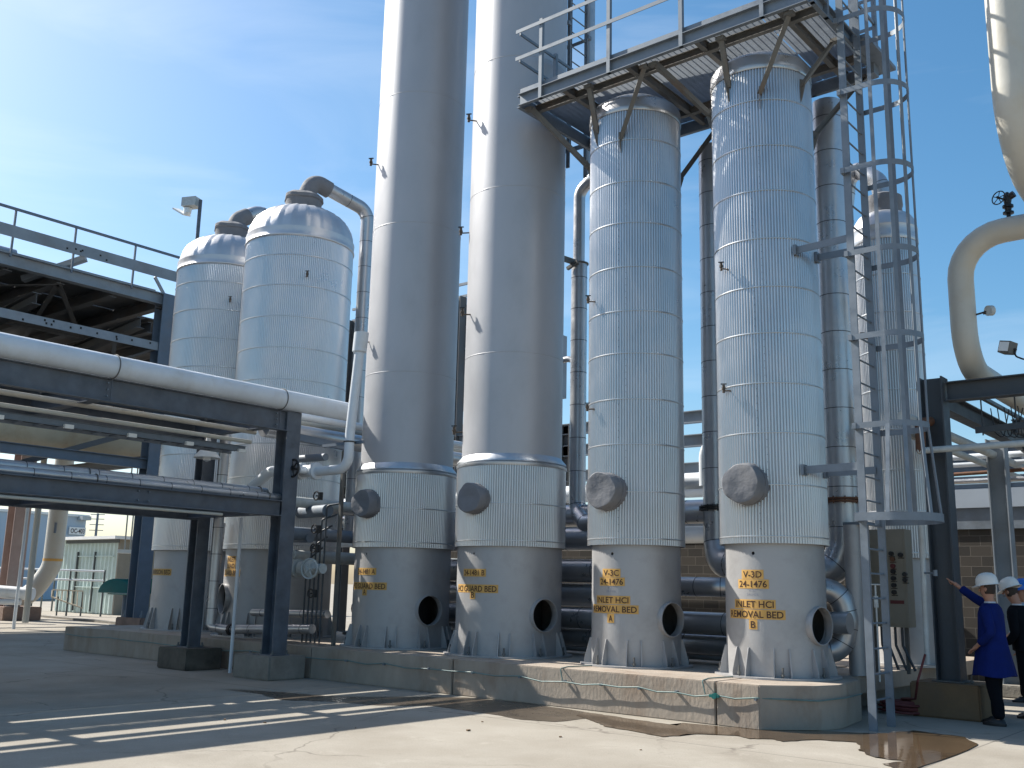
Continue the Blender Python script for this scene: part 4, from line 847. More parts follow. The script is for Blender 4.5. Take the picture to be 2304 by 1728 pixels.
MB().span((-74.9, 37.95, 4.84), (-74.8, 39.25, 5.4)).build('board', 'white', s_); flat_text('OC-403', (-74.78, 38.6, 5.12), (0, 1, 0), 1.1, .34, 'ink', s_)
t = thing('shed', 'pale green corrugated shed with white roof edge behind the teal canopy', 'shed', (-45, 25, 0))
q = MB(); n = 60; vs = []
for i in range(n+1):
    x = -48.2+(5.2)*i/n; vs += [(x, 24.17-(.07 if i % 4 in (1, 2) else 0), .05), (x, 24.17-(.07 if i % 4 in (1, 2) else 0), 3.35)]
q.add(vs, [(2*i, 2*i+2, 2*i+3, 2*i+1) for i in range(n)]); q.span((-48.2, 24.2, 0), (-43.02, 34, 3.34)); q.build('wall', 'shed', t)
MB().span((-43.0, 24.17, 0), (-42.9, 34, 3.35)).build('side_wall', 'cabinet', t)
MB().span((-48.6, 23.7, 3.36), (-42.5, 34.3, 3.5)).build('roof', 'white', t); MB().span((-47.5, 24.0, 3.2), (-42.7, 24.06, 3.36)).build('eave_trim', 'shed_dark', t)
for x in (-46.3, -44.7): MB().span((x-.03, 24.0, .1), (x+.03, 24.08, 2.8)).build('door_post', 'shed_dark', t)
for z in (1.2, 2.6): MB().span((-46.3, 24.02, z-.02), (-43.1, 24.08, z+.02)).build('door_rail', 'shed', t)
q = thing('paint_store_notice', 'white notice board on a frame left of the shed', 'sign', (-48.8, 24.2, 0)); MB().span((-49.6, 24.1, 1.9), (-48.5, 24.16, 2.9)).build('board', 'white', q); MB().bar((-49.6, 24.15, 0), (-49.6, 24.15, 3), .06, .06).bar((-48.5, 24.15, 0), (-48.5, 24.15, 3), .06, .06).build('leg', 'shed_dark', q)
t = thing('pipe_railing', 'pale blue two rail barrier with dark posts in front of the shed', 'railing', (-43, 21.5, 0))
for z in (1.9, 1.5): MB().cyl((-46.5, 18.5, z+.06), (-41.45, 22.8, z), .045, n=10).build('rail', 'white_pipe', t)
for f in (.55, .78, 1.0): MB().bar((-46.5+5.05*f, 18.5+4.3*f, 0), (-46.5+5.05*f, 18.5+4.3*f, 1.95), .06, .06).build('post', 'shed_dark', t)
t = thing('low_ramp', 'small timber slatted stair ramp lying near the shed', 'ramp', (-42.5, 21.9, 0))
MB().bar((-43.1, 21.4, 1.08), (-42.1, 22.25, 1.05), .05, .05).bar((-43.1, 21.4, .78), (-42.05, 22.3, .33), .08, .05).build('side_bar', 'timber', t)
q = MB()
for k in range(7): f = k/6; q.bar((-43.1+f, 21.4+.85*f, 1.06), (-43.1+1.02*f, 21.4+.88*f, .78-.45*f), .07, .02)
q.build('slats', 'timber', t); MB().bar((-42.9, 21.6, 0), (-42.9, 21.6, .8), .05, .05).bar((-42.1, 22.25, 0), (-42.1, 22.25, 1.0), .05, .05).build('leg', 'shed_dark', t)
for k, (x, y, z, s_) in enumerate(((-28.65, 16.55, 1.18, .5), (-27.75, 17.3, 1.28, .42))):
    t = thing('motor_cover', ['teal rounded weather hood over a pump motor left of the bridge column', 'second teal hood mostly hidden behind the leftmost vessel'][k], 'hood', (x, y, 0), 'teal weather hoods')
    q = MB(); n = 20; vs = []
    for j, (yy) in enumerate((-.5, -.46, -.2, .2, .46, .5)):
        for i in range(n+1):
            a = math.pi*i/n; f = .9 if abs(yy) == .5 else 1; dx, dz = -math.cos(a)*s_*1.1*f, math.sin(a)*s_*.85*f
            vs.append((x+dx*.77*1.1+yy*.5, y+dx*.64*.8+yy*.6, z+dz))
    m_ = n+1; q.add(vs, [(j*m_+i, j*m_+i+1, (j+1)*m_+i+1, (j+1)*m_+i) for j in range(5) for i in range(n)]+[tuple(range(n, -1, -1)), tuple(5*m_+i for i in range(m_))]); q.build('hood', 'teal', t)
    MB().span((x-.6, y-.3, z-.05), (x+.6, y+.3, z-.01)).build('rim', 'teal', t); MB().cyl((x, y, .2), (x, y, z-.05), .12, n=14).span((x-.35, y-.3, 0), (x+.35, y+.3, .25)).build('pump', 'slate', t)
t = thing('cream_riser', 'fat cream pipe coming down beside the pinkish column and bending away', 'pipe', (-39.3, 19.3, .5))
MB().tube([(-39.3, 19.45, 9), (-39.3, 19.4, 2.0), (-39.9, 18.9, .75), (-42.5, 17.6, .65)], .36, 24, 1.2).build('pipe_run', 'cream', t)
MB().lathe((-39.3, 19.4, 0), [(.363, 2.22), (.365, 2.22), (.365, 2.32), (.363, 2.32)], 24).build('marker_band', 'yellow', t)
MB().cyl((-38.98, 19.2, 3.3), (-38.98, 19.2, 3.7), .05, n=8).build('gauge', 'slate', t)
pipe('slim cream riser standing left of the fat cream pipe', [(-31.9, 15.1, 7), (-31.9, 15.1, .2)], .095, 'cream'); pipe('thin pale riser beside the slim cream one', [(-32.2, 14.9, 7), (-32.2, 14.9, .0)], .05, 'white_pipe')
pipe('white pipe lying at low level by the left edge', [(-44, 8, 1.2), (-37.5, 16.0, 1.1), (-36.0, 17.2, 1.0)], .22, 'white_pipe'); pipe('lower white pipe lying by the left edge', [(-44, 8, .75), (-36.2, 16.9, .72)], .1, 'white_pipe')
t = thing('wall_lamp', 'white strip lamp hanging on two thin rods beside the bridge column', 'lamp', (-31.5, 18.05, 2.5))
MB().cyl((-31.58, 17.99, 2.5), (-31.6, 17.97, 7.4), .025, n=6).cyl((-31.42, 18.1, 2.5), (-31.44, 18.1, 7.4), .025, n=6).build('rod', 'cream', t); MB().box((-31.5, 18.05, 2.5), (.5, .4, .12), .7).build('housing', 'white', t)
struct('kerb_strip', MB().bar((-60, 21.9, .04), (-29, 19.2, .04), .25, .08), 'footing')
t = thing('transmission_pylon', 'distant steel power pylon on the skyline at the left', 'pylon', (-190, 102, 0))
MB().cyl((-190.3, 102, 0), (-190.3, 102, 14.2), .35, .22, n=8).build('mast', 'slate', t)
for z in (14.0, 13.1, 12.0, 10.9): MB().bar((-191.4, 101.1, z), (-189.3, 102.9, z), .10, .14).build('cross_arm', 'slate', t)
# floodlight on a pole above the leftmost vessel
t = thing('floodlight_pole', 'box floodlight on a thin dark pole above the leftmost vessel', 'lamp', (-32.2, 20, 0))
MB().cyl((-32.05, 20, 0), (-32.12, 20, 15.75), .07, n=8).build('pole', 'navy', t)
MB().box((-32.55, 19.9, 15.7), (.6, .45, .35), .4).build('housing', 'valve_grey', t); MB().box((-32.95, 19.75, 15.38), (.55, .45, .06), mtx=Matrix.Rotation(.6, 3, 'Y')@Matrix.Rotation(.4, 3, 'Z')).build('reflector', 'white', t); MB().lathe((-32.7, 19.85, 15.5), [(.16, 0), (.14, -.2), (.05, -.28)], 14, cap1=True).build('lamp_glass', 'lens', t)

# ---------------------------------------------------------------- tall plant behind the gaps
t = thing('air_cooler', 'tall grey air cooler structure seen in the gaps between vessels', 'plant', (-21, 24, 0))
for x, y in ((-25.2, 22), (-25.2, 27), (-20.4, 22), (-20.4, 27), (-16.2, 22)): MB().ibeam((x, y, 0), (x, y, 10.4 if x < -17 else 6.0), .3, .3, .02, (1, 0, 0)).build('column', 'bridge_in', t)
MB().span((-25.4, 22.2, 8.0), (-20.1, 27.2, 10.2)).build('casing', 'bridge', t)
for z in (8.75, 9.45): MB().span((-25.45, 22.14, z), (-20.05, 22.2, z+.05)).build('casing_rib', 'white_pipe', t)
for z in (10.45, 10.85): MB().bar((-25.5, 22.1, z), (-20.0, 22.1, z), .06, .08).build('rail', 'bridge', t)
for z in (5.9, 5.3, 4.6): MB().ibeam((-25.4, 22.0, z), (-10, 22.0, z), .3, .2, .02).build('girder', 'bridge', t)
MB().bar((-22.5, 22, 8), (-20.4, 22, 6), .14, .14).build('brace', 'bridge', t)
MB().span((-25.2, 23, 2.5), (-20.5, 26, 6.6)).build('coil_box', 'rust', t)
for k, (z, y, r, mt) in enumerate(((4.0, 21, .22, 'white_pipe'), (3.45, 20.5, .18, 'lag'), (2.9, 20.8, .2, 'white_pipe'))): pipe(['white pipe crossing far behind the tall columns, highest', 'silver pipe crossing far behind the tall columns', 'white pipe crossing far behind the tall columns, lowest'][k], [(-26, y, z), (-9.5, y, z)], r, mt)

# ---------------------------------------------------------------- right side: block building, rack, cabinet
t = thing('block_building', 'brown concrete block building with a white fascia at the right', 'building', (-5, 26, 0))
MB().span((-22, 21.82, 0), (8, 32, 2.97)).build('wall', 'block', t)
MB().span((-22.1, 21.70, 3.40), (8.1, 32.1, 3.78)).build('fascia', 'fascia', t); MB().span((-22.05, 21.76, 2.975), (8.05, 32.05, 3.395)).build('frieze', 'galv', t)
RR = thing('right_pipe_rack', 'black steel rack with crossing beams at the right picture edge', 'pipe rack', (-4, 15, .47))
MB().ibeam((-4.40, 14.98, .47), (-4.40, 14.98, 4.74), .32, .30, .022, (1, 0, 0)).build('column', 'black_steel', RR)
MB().box((-4.4, 14.98, .475), (.42, .40, .02)).build('base_plate', 'galv_rust', RR)
MB().ibeam((-4.22, 15.0, 4.52), (1.5, 15.0, 4.52), .28, .2, .018).build('beam', 'black_steel', RR)
MB().ibeam((-4.35, 15.15, 4.42), (-4.35, 21.5, 4.42), .26, .2, .018).build('beam', 'black_steel', RR)
MB().ibeam((-4.2, 18.6, 4.5), (1.5, 18.6, 4.5), .24, .18, .016).build('beam', 'black_steel', RR)
MB().bar((-3.9, 15.0, 4.50), (-3.9, 18.6, 4.52), .06, .05).build('stringer', 'black_steel', RR)
MB().ibeam((-4.55, 18.9, .2), (-4.55, 18.9, 4.35), .30, .28, .02, (1, 0, 0)).build('column', 'bridge', RR)
MB().ibeam((1.4, 15, .2), (1.4, 15, 4.35), .30, .28, .02, (1, 0, 0)).build('column', 'black_steel', RR)
q = MB().bar((-3.95, 15.3, 3.98), (-2.9, 15.3, 4.02), .04, .09).cyl((-3.85, 15.3, 3.9), (-3.85, 15.3, 4.42), .012, n=6).cyl((-3.4, 15.3, 3.9), (-3.4, 15.3, 4.42), .012, n=6).cyl((-3.1, 15.3, 4.0), (-3.1, 15.3, 4.7), .012, n=6); q.build('hanger', 'black_steel', RR)
pipe('slim pale pipe running level across the black column', [(-4.55, 14.6, 3.64), (1.5, 14.6, 3.68)], .045, 'valve_grey', name='pipe'); tag(MB().tube([(-4.50, 14.62, 3.64), (-4.52, 14.62, 3.66), (-4.52, 14.64, 4.05), (-4.45, 14.9, 4.1)], .07, 12, .08).build('pipe_elbow', 'rust', None, (-4.5, 14.62, 3.66)), 'rusty elbow where the slim pale pipe meets the ladder cage', 'pipe')
pipe('upper of two grey pipes receding under the black rack', [(-4.62, 14.2, 4.10), (-4.62, 21.3, 4.08)], .07, 'valve_grey'); pipe('lower of two grey pipes receding under the black rack', [(-4.75, 14.7, 3.93), (-4.75, 21.3, 3.92)], .055, 'valve_grey'); pipe('rusty pipe running level behind the slate column', [(-6.5, 19.5, 3.82), (1.5, 19.5, 3.98)], .035, 'rust')
for k, (z, r, mt) in enumerate(((4.24, .06, 'white_pipe'), (4.10, .05, 'white_pipe'), (3.78, .05, 'lag'))): pipe(['top white pipe crossing before the block building', 'second white pipe crossing before the block building', 'silver pipe crossing just above the white fascia'][k], [(-9, 20.2, z), (1.5, 20.2, z)], r, mt)
t = thing('roof_gantry', 'dark steel gantry of level beams above the block building', 'gantry', (-3, 22, 3.8))
for z, h in ((4.62, .16), (4.42, .10), (4.24, .14), (4.05, .10), (3.88, .12)): MB().ibeam((-9.5, 22.3, z), (4, 22.3, z), h, .12, .014).build('beam', 'slate', t)
for x in (-9, -5.2, -2, 2): MB().bar((x, 22.3, 3.78), (x, 22.3, 4.6), .1, .1).build('post', 'slate', t)
MB().bar((-5.0, 22.25, 4.5), (-3.8, 22.25, 3.85), .05, .05).build('brace', 'slate', t)
q = MB(); random.seed(4)
for k in range(6):
    x = -3.75+.09*k; q.tube([(x, 15.4, 4.3), (x+.03, 15.4, 3.95-.03*k), (x+.12, 15.5, 3.85), (x+.2, 15.6, 4.3)], .008, 5, .06)
tag(q.build('cable_loops', 'black', None, (-3.4, 15.4, 3.7)), 'nearer tangle of thin black cable loops under the rack beams', 'cables'); q = MB()
for k in range(6):
    x = -3.6+.12*k; q.tube([(x, 16.4, 3.9), (x+.1, 16.4, 3.6-.04*k), (x+.35, 16.4, 3.65), (x+.4, 16.4, 4.1)], .01, 5, .08)
tag(q.build('cable_loops', 'black', None, (-3.4, 15.8, 3.7)), 'farther bunch of black cable loops under the rack beams', 'cables')
prism_obj('concrete_footing', [(-4.86, 14.62), (-3.95, 14.62), (-3.95, 15.45), (-4.86, 15.45)], 0, .46, 'footing_brown', .02, 'ochre stained footing under the black rack column, behind the blue coat', 'footing')
prism_obj('concrete_footing', [(-4.95, 18.5), (-4.15, 18.5), (-4.15, 19.3), (-4.95, 19.3)], 0, .2, 'footing', .02, 'low footing under the slate column further back', 'footing')
q = thing('anchor_bolt', 'hook shaped anchor bolt on the ochre footing', 'bolt', (-4.12, 14.9, .46)); MB().tube([(-4.12, 14.9, .46), (-4.12, 14.9, .56), (-4.07, 14.9, .62)], .012, 6, .03).cyl((-4.12, 14.9, .47), (-4.12, 14.9, .50), .03, n=6).build('bolt', 'galv_rust', q)
# expansion loops
def big_pipe(label, pts, r, bend): return pipe(label, pts, r, 'cream', bend=bend, n=32)
big_pipe('cream expansion loop pipe rising off the black rack', [(-3.95, 22, 4.86), (-3.93, 15.0, 4.86), (-3.93, 15.0, 6.80), (1.5, 15.0, 6.80)], .178, .62)
big_pipe('closer cream pipe curving in at the upper right corner', [(-1.5, 13.0, 10.3), (-2.62, 13.0, 10.1), (-2.62, 13.0, 7.05), (-2.62, 20, 6.6)], .25, 1.0)
t = thing('drain_valve', 'dark gate valve with spoked wheel standing on the cream loop', 'valve', (-3.22, 15, 6.97))
MB().lathe((-3.22, 15, 0), [(.03, 6.95), (.03, 7.03), (.075, 7.035), (.075, 7.06), (.04, 7.07), (.05, 7.12), (.075, 7.13), (.075, 7.16), (.045, 7.18), (.06, 7.26), (.05, 7.32), (.02, 7.36)], 16, cap1=True).cyl((-3.22, 15, 7.27), (-3.12, 14.98, 7.31), .05, n=12).build('body', 'black', t)
q = MB(); handwheel(q, (-3.31, 14.88, 7.26), (-.4, -1, .15), .10, .009, 5); q.cyl((-3.31, 14.88, 7.26), (-3.22, 15, 7.24), .014, n=6); q.build('handwheel', 'black', t)
t = thing('pressure_gauge', 'small round gauge on a stem sticking out of the cream loop', 'gauge', (-3.75, 15, 5.62))
MB().cyl((-3.78, 15, 5.61), (-3.60, 15, 5.64), .014, n=8).cyl((-3.66, 15, 5.62), (-3.62, 15, 5.63), .024, n=8).build('stem', 'black', t)
MB().cyl((-3.585, 14.97, 5.64), (-3.545, 15.03, 5.65), .075, n=24).build('dial', 'valve_grey', t)
t = thing('floodlight', 'square floodlight on a bent black arm at the right edge', 'lamp', (-3.3, 15, 4.7))
MB().tube([(-3.30, 15, 5.03), (-3.27, 15, 4.93), (-3.18, 15, 4.88), (-2.6, 15, 4.87), (-2.6, 15, 4.66)], .012, 8, .06).build('arm', 'black', t)
rm = Matrix.Rotation(.25, 3, 'Y')@Matrix.Rotation(-.35, 3, 'Z'); MB().box((-3.37, 15, 5.07), (.17, .17, .17), mtx=rm).build('housing', 'galv_rust', t); MB().box(Vector((-3.37, 15, 5.07))+rm@Vector((0, -.09, 0)), (.14, .012, .13), mtx=rm).build('lamp_glass', 'lens', t)
MB().cyl((-3.30, 15, 5.04), (-3.26, 15, 5.02), .022, n=8).build('knuckle', 'black', t)
# cabinet and stand behind the ladder
t = thing('control_cabinet', 'tall tan control cabinet with a column of switches behind the ladder', 'cabinet', (-5.3, 15.4, .5))
MB().box((-5.32, 15.35, 1.87), (.62, .30, 1.42)).build('body', 'cabinet', t); MB().box((-5.32, 15.195, 1.87), (.56, .012, 1.34)).build('door', 'cabinet', t)
q_ = [('black', 2.22, -.02), ('rust', 2.14, 0), ('red', 2.04, 0), ('black', 1.96, 0), ('black', 1.86, 0), ('black', 1.76, 0), ('black', 1.66, 0), ('black', 2.2, .17), ('black', 1.92, .24), ('black', 1.84, .24)]
for mt, z, dx in q_: MB().cyl((-5.19+dx*.7, 15.19, z), (-5.19+dx*.7, 15.14, z), .034, n=12).box((-5.19+dx*.7, 15.185, z-.045), (.09, .006, .012)).build('switch', mt, t)
for x in (-5.55, -5.1): MB().bar((x, 15.35, .5), (x, 15.35, 1.17), .05, .05).build('leg', 'galv_rust', t)
for k in range(4): MB().tube([(-5.45+.1*k, 15.3, 1.17), (-5.45+.1*k, 15.3, .9), (-5.35+.12*k, 15.3, .55)], .02, 8, .05).build('conduit', 'black_steel', t)
MB().box((-5.16, 15.186, 1.52), (.20, .006, .05)).build('faded_red_marking', 'red', t)
t = thing('grey_stand_column', 'pale grey box column between the V-3D piping and the ladder', 'column', (-5.42, 14.45, .5))
MB().cyl((-5.50, 14.42, .5), (-5.50, 14.42, 2.6), .115, n=28).build('shaft', 'skirt', t); MB().box((-5.36, 14.52, 1.56), (.10, .16, 2.08)).build('side_strip', 'skirt', t); MB().box((-5.42, 14.5, 2.62), (.36, .3, .04)).build('cap_plate', 'galv', t)
pipe('slim grey pole standing before the black rack column', [(-4.5, 14.3, .72), (-4.48, 14.3, 2.6)], .036, 'valve_grey'); 
q = thing('hose_tap', 'small brass tap and bracket on the slim grey pole', 'valve', (-4.35, 14.2, 1.9)); MB().bar((-4.46, 14.28, 1.92), (-4.3, 14.2, 1.92), .025, .025).cyl((-4.3, 14.2, 1.88), (-4.3, 14.2, 1.96), .03, n=10).build('body', 'galv', q)
q = thing('small_tap', 'T handled tap between the two ladder rails', 'valve', (-4.95, 14, 1.5)); MB().cyl((-4.9, 13.6, 1.25), (-4.9, 13.6, 1.75), .012, n=6).cyl((-4.97, 13.6, 1.75), (-4.83, 13.6, 1.75), .01, n=6).cyl((-4.9, 13.6, 1.45), (-4.9, 13.6, 1.6), .03, n=8).cyl((-4.9, 13.6, .5), (-4.9, 13.6, 1.25), .012, n=6).build('body', 'valve_grey', q)
# red hose coil
q = MB(); path = []
for k in range(0, 150):
    a = k*.35; rr = .30+.05*math.sin(a*.37); path.append((-5.02+math.cos(a)*rr*.9, 14.75+math.sin(a)*rr*.75, .03+.16*k/150+.01*math.sin(a*2)))
path += [(-4.72, 14.4, .25), (-4.58, 14.1, .5), (-4.5, 14.22, .85)]
tag(q.tube(path, .017, 6, .02).build('hose', 'red', None, (-5.02, 14.75, .02)), 'red rubber hose coiled behind the ladder feet', 'hose')
q = MB(); random.seed(11)
for (x, y) in ((-9.9, 7.6), (-7.9, 8.9), (-6.9, 9.3), (-8.3, 9.6), (-10.4, 7.4), (-5.8, 9.2), (-8.9, 8.1)):
    s_ = random.uniform(.012, .028); q.box((x, y, s_*.35), (s_*1.6, s_, s_*.6), rz=random.uniform(0, 3))
o = q.build('gravel_bits', 'footing_brown'); o['kind'] = 'stuff'
# ---------------------------------------------------------------- people
def grow(name, nodes, edges, mt, parent, root=0, lv=2, xf=None):
    """one continuous skin grown over a skeleton; nodes: [(Vector, radius or (rx, ry))]"""
    me = bpy.data.meshes.new(name); me.from_pydata([tuple(n[0]) for n in nodes], edges, []); o = bpy.data.objects.new('tmp', me); COL.objects.link(o)
    md = o.modifiers.new('s', 'SKIN'); md.use_smooth_shade = True
    sv = me.skin_vertices[0].data
    for i, n in enumerate(nodes):
        r = n[1]; sv[i].radius = r if isinstance(r, tuple) else (r, r); sv[i].use_root = (i == root)
    s2 = o.modifiers.new('u', 'SUBSURF'); s2.levels = lv; s2.render_levels = lv
    dg = bpy.context.evaluated_depsgraph_get(); dg.update(); m2 = bpy.data.meshes.new_from_object(o.evaluated_get(dg)); bpy.data.objects.remove(o)
    m2.materials.clear()
    if xf: m2.transform(xf)
    r = finish(name, m2, mt, parent); r.data.shade_smooth(); return r
def person(label, loc, az, H, arms, mats, hat, lean=0, coat=None, head_tilt=(0, 0), stance=.11, jacket=True):
    """az: facing angle in plan; local frame x right, y forward"""
    root = thing('person', label, 'person', (*loc, 0)); s = H/1.78
    rz = Matrix.Rotation(az-math.pi/2, 4, 'Z'); xf = Matrix.Translation((*loc, 0))@rz@Matrix.Scale(s, 4)
    L = lambda x, y, z: Vector((x, y+lean*max(0, z-.9), z))
    nodes = []; edges = []
    def nd(p, r): nodes.append((Vector(p), r)); return len(nodes)-1
    def ch(a, lst):
        for p, r in lst: b = nd(p, r); edges.append((a, b)); a = b
        return a
    pel = nd(L(0, 0, .95), (.15, .11)); chest = ch(pel, [(L(0, 0, 1.12), (.13, .10)), (L(0, .0, 1.32), (.155, .11))])
    nk = ch(chest, [(L(0, -.005, 1.47), (.075, .065)), (L(0, .0, 1.535), (.055, .055))])
    hx, hy = head_tilt
    ch(nk, [(L(hx*.3, .02+hy*.3, 1.60), (.07, .08)), (L(hx*.7, .025+hy*.7, 1.68), (.078, .095)), (L(hx, .02+hy, 1.745), (.06, .075))])
    legs = []
    for sg in (-1, 1):
        st = stance if sg > 0 else stance
        off = (.06 if sg > 0 else -.05)
        k = ch(pel, [(Vector((sg*.095, 0, .84)), .085), (Vector((sg*st, off*.5+.02, .48)), .058), (Vector((sg*st*1.05, off-.02, .10)), .042), (Vector((sg*st*1.1, off+.02, .045)), .04), (Vector((sg*st*1.15, off+.13, .03)), (.035, .028))]); legs.append((sg, st, off))
    hands = []
    for sg, el, wr, kind in arms:
        sh = ch(chest, [(L(sg*.175, 0, 1.42), .055)]); e = ch(sh, [(Vector(el), .040)]); w = ch(e, [(Vector(wr), .027)])
        d = (Vector(wr)-Vector(el)).normalized(); x = d.cross(Vector((0, 0, 1))).normalized()*sg; 
        if x.length < .5: x = Vector((sg, 0, 0))
        u_ = x.cross(d).normalized(); palm = ch(w, [(Vector(wr)+d*.05, (.036, .017))]); pp = Vector(wr)+d*.085
        for k, off in enumerate((-.030, -.010, .010, .029)):
            ln = (.070, .080, .074, .058)[k]; b = pp+x*off
            if kind == 'point' and k != 0: crl = -u_*1.0
            else: crl = None
            if crl is not None and kind == 'point': ch(palm, [(b, .0095), (b+d*.03+u_*-.01*sg, .009), (b+d*.022-Vector((0, 0, .035)), .0085), (b-d*.006-Vector((0, 0, .038)), .008)])
            else: ch(palm, [(b, .010), (b+d*ln*.5-Vector((0, 0, .002)) , .009), (b+d*ln-(Vector((0, 0, .004)) if kind == 'point' else x*.0+d.orthogonal().normalized()*.012), .0075)])
        ch(palm, [(Vector(wr)+d*.04-x*.04, .012), (Vector(wr)+d*.075-x*.058, .0105), (Vector(wr)+d*.10-x*.052, .009)])
    grow('body', nodes, edges, 'skin', root, 0, 2, xf)
    X = lambda v: xf@Vector(v)
    # face and hair
    hc = L(hx, .02+hy, 1.69)
    for sg in (-1, 1):
        MB().lathe(X(hc+Vector((sg*.032, .083, .0))), [(.001, -.006*s), (.012*s, 0), (.001, .006*s)], 10).build('eye', 'shoe', root)
        MB().lathe(X(hc+Vector((sg*.083, -.01, -.015))), [(.004, -.03*s), (.018*s, -.01), (.02*s, .01), (.004, .03*s)], 10).build('ear', 'skin', root)
    MB().cyl(X(hc+Vector((0, .085, .0))), X(hc+Vector((0, .108, -.042))), .008*s, .017*s, n=10).build('nose', 'skin', root)
    MB().cyl(X(hc+Vector((-.022, .088, -.068))), X(hc+Vector((.022, .088, -.068))), .005*s, n=8).build('mouth', 'rust', root)
    q = MB(); vs = []; n = 24
    for k, (r, z) in enumerate(((.080, -.075), (.093, -.05), (.099, 0), (.099, .05))):
        for i in range(n):
            a = math.pi+math.pi*i/(n-1); f = 1+.03*math.sin(9*a+k); vs.append(X(hc+Vector((math.cos(a)*r*.92*f, math.sin(a)*r*1.05*f+.004, z))))
    q.add(vs, [(k*n+i, k*n+i+1, (k+1)*n+i+1, (k+1)*n+i) for k in range(3) for i in range(n-1)]); q.build('hair', 'hair', root)
    # hard hat
    hh = MB(); n = 40; vs = []; tilt = Matrix.Rotation(-.12 if not lean else -.35, 3, 'X'); top = hc+Vector((0, 0, .045))
    prof = [(1.17, -.012), (1.15, -.006), (1.0, .0), (.99, .035), (.93, .075), (.78, .11), (.55, .134), (.28, .145), (.02, .148)]
    for k, (f, z) in enumerate(prof):
        for i in range(n):
            a = 2*math.pi*i/n; br = (.035*max(0, math.sin(a))**2 if k < 2 else 0); rdg = .006 if (k > 2 and abs(math.cos(a)) < .22) else 0
            vs.append(X(top+tilt@Vector((math.cos(a)*.118*f, math.sin(a)*(.142*f+br), z+rdg-(.012*max(0, math.sin(a)) if k < 2 else 0)))))
    hh.add(vs, [(k*n+i, k*n+(i+1) % n, (k+1)*n+(i+1) % n, (k+1)*n+i) for k in range(len(prof)-1) for i in range(n)]+[tuple((len(prof)-1)*n+i for i in range(n))])
    hh.build('hard_hat', hat, root)
    # trousers, shoes
    nn = [(Vector((0, 0, 1.0)), (.165, .125)), (Vector((0, 0, .90)), (.165, .125))]; ee = [(0, 1)]
    for sg, st, off in legs:
        k = len(nn); nn += [(Vector((sg*.095, 0, .80)), .105), (Vector((sg*st, off*.5+.02, .48)), .085), (Vector((sg*st*1.05, off-.01, .25)), .078), (Vector((sg*st*1.07, off-.01, .07)), .075)]; ee += [(1, k), (k, k+1), (k+1, k+2), (k+2, k+3)]
        sh = MB(); m_ = 16; vs = []
        for z, f in ((.0, 1.0), (.03, 1.04), (.06, .9), (.085, .6)):
            for i in range(m_):
                a = 2*math.pi*i/m_; vs.append(X(Vector((sg*st*1.12+math.cos(a)*.05*f, off+.05+math.sin(a)*.145*f*(1 if z < .05 else .75)-(.03 if z > .05 else 0), z))))
        sh.add(vs, [(k2*m_+i, k2*m_+(i+1) % m_, (k2+1)*m_+(i+1) % m_, (k2+1)*m_+i) for k2 in range(3) for i in range(m_)]+[tuple(3*m_+i for i in range(m_))]); sh.build('shoe', 'shoe', root)
    grow('trousers', nn, ee, mats[1], root, 0, 2, xf)
    # upper garment: lofted body plus sleeves
    if coat: rows = [(1.50, .085, .085), (1.475, .13, .10), (1.44, .195, .115), (1.36, .215, .135), (1.2, .20, .15), (1.05, .195, .16), (.90, .215, .19), (.72, .25, .225), (.60, .27, .245), (.595, .255, .23)]
    else: rows = [(1.50, .08, .08), (1.475, .13, .10), (1.44, .19, .11), (1.34, .205, .135), (1.18, .19, .145), (1.02, .185, .15), (.90, .195, .155), (.89, .17, .14)]
    g2 = MB(); n = 40; vs = []
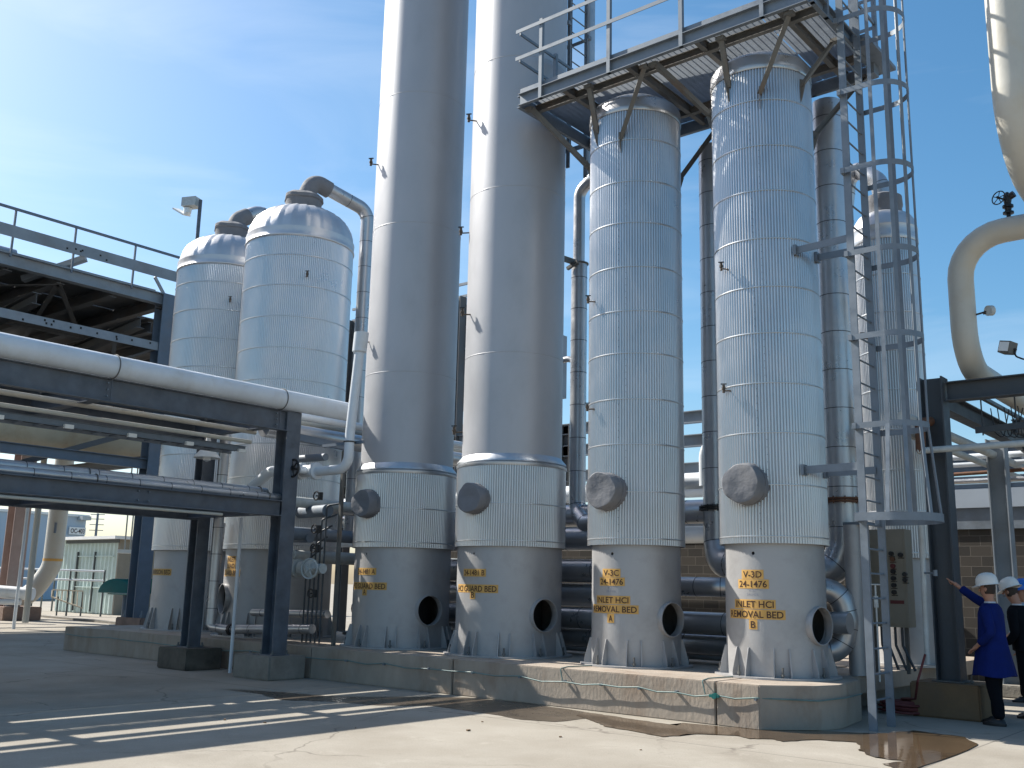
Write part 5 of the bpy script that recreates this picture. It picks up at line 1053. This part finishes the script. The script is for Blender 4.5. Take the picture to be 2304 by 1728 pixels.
    for k, (z, rx, ry) in enumerate(rows):
        for i in range(n):
            a = 2*math.pi*i/n; w = 1+(.05*math.sin(a*5+k*.7)+.03*math.sin(a*9+1+k*.3))*min(1, max(0, (1.3-z)/.5))+.018*math.sin(a*4+z*14)
            e = abs(math.cos(a))**.85*(1 if math.cos(a) > 0 else -1)
            vs.append(X(L(e*rx*w, math.sin(a)*ry*w, z+(.012*math.sin(a*3) if k > len(rows)-3 else 0))))
    g2.add(vs, [(k*n+i, (k+1)*n+i, (k+1)*n+(i+1) % n, k*n+(i+1) % n) for k in range(len(rows)-1) for i in range(n)])
    up_ = g2.build('coat' if coat else 'jacket', mats[0], root)
    for sg, el, wr, kind in arms:
        el = Vector(el); wr = Vector(wr); c_ = wr.lerp(el, .16)
        nn = [(L(sg*.14, 0, 1.40), .085), (L(sg*.18, 0, 1.41), .082), (L(sg*.175, 0, 1.42).lerp(el, .5), .07), (el, .062), (el.lerp(c_, .5), .058), (c_, .056)]
        grow('sleeve', nn, [(i, i+1) for i in range(5)], mats[0], root, 0, 2, xf)
    MB().lathe(X(L(0, 0, 1.485)), [(.072*s, 0), (.066*s, .035*s), (.062*s, .03*s)], 24).build('collar', 'collar', root)
    return root
W_ = math.pi
person('man in a royal blue coat and white hard hat pointing to the left', (-3.72, 14.52), R(172), 1.83,
       [(1, (.20, .25, 1.54), (.13, .47, 1.72), 'point'), (-1, (-.26, -.10, 1.13), (-.20, .12, .96), 'rest')], ('coat', 'navy_cloth'), 'hat_white', coat=True)
person('person in near black clothes and white hard hat bending behind the blue coat', (-3.57, 15.65), R(165), 1.80,
       [(1, (.24, .0, 1.12), (.2, .18, .92), 'rest'), (-1, (-.24, .02, 1.12), (-.2, .2, .94), 'rest')], ('navy_cloth', 'navy_cloth'), 'hat_white', lean=.16, head_tilt=(0, .03))
person('person in light blue shirt and blue hard hat at the right picture edge', (-4.06, 17.9), R(215), 1.82,
       [(1, (.27, .02, 1.12), (.22, .2, 1.0), 'rest'), (-1, (-.26, .02, 1.12), (-.16, .22, 1.0), 'rest')], ('shirt', 'navy_cloth'), 'hat_blue')
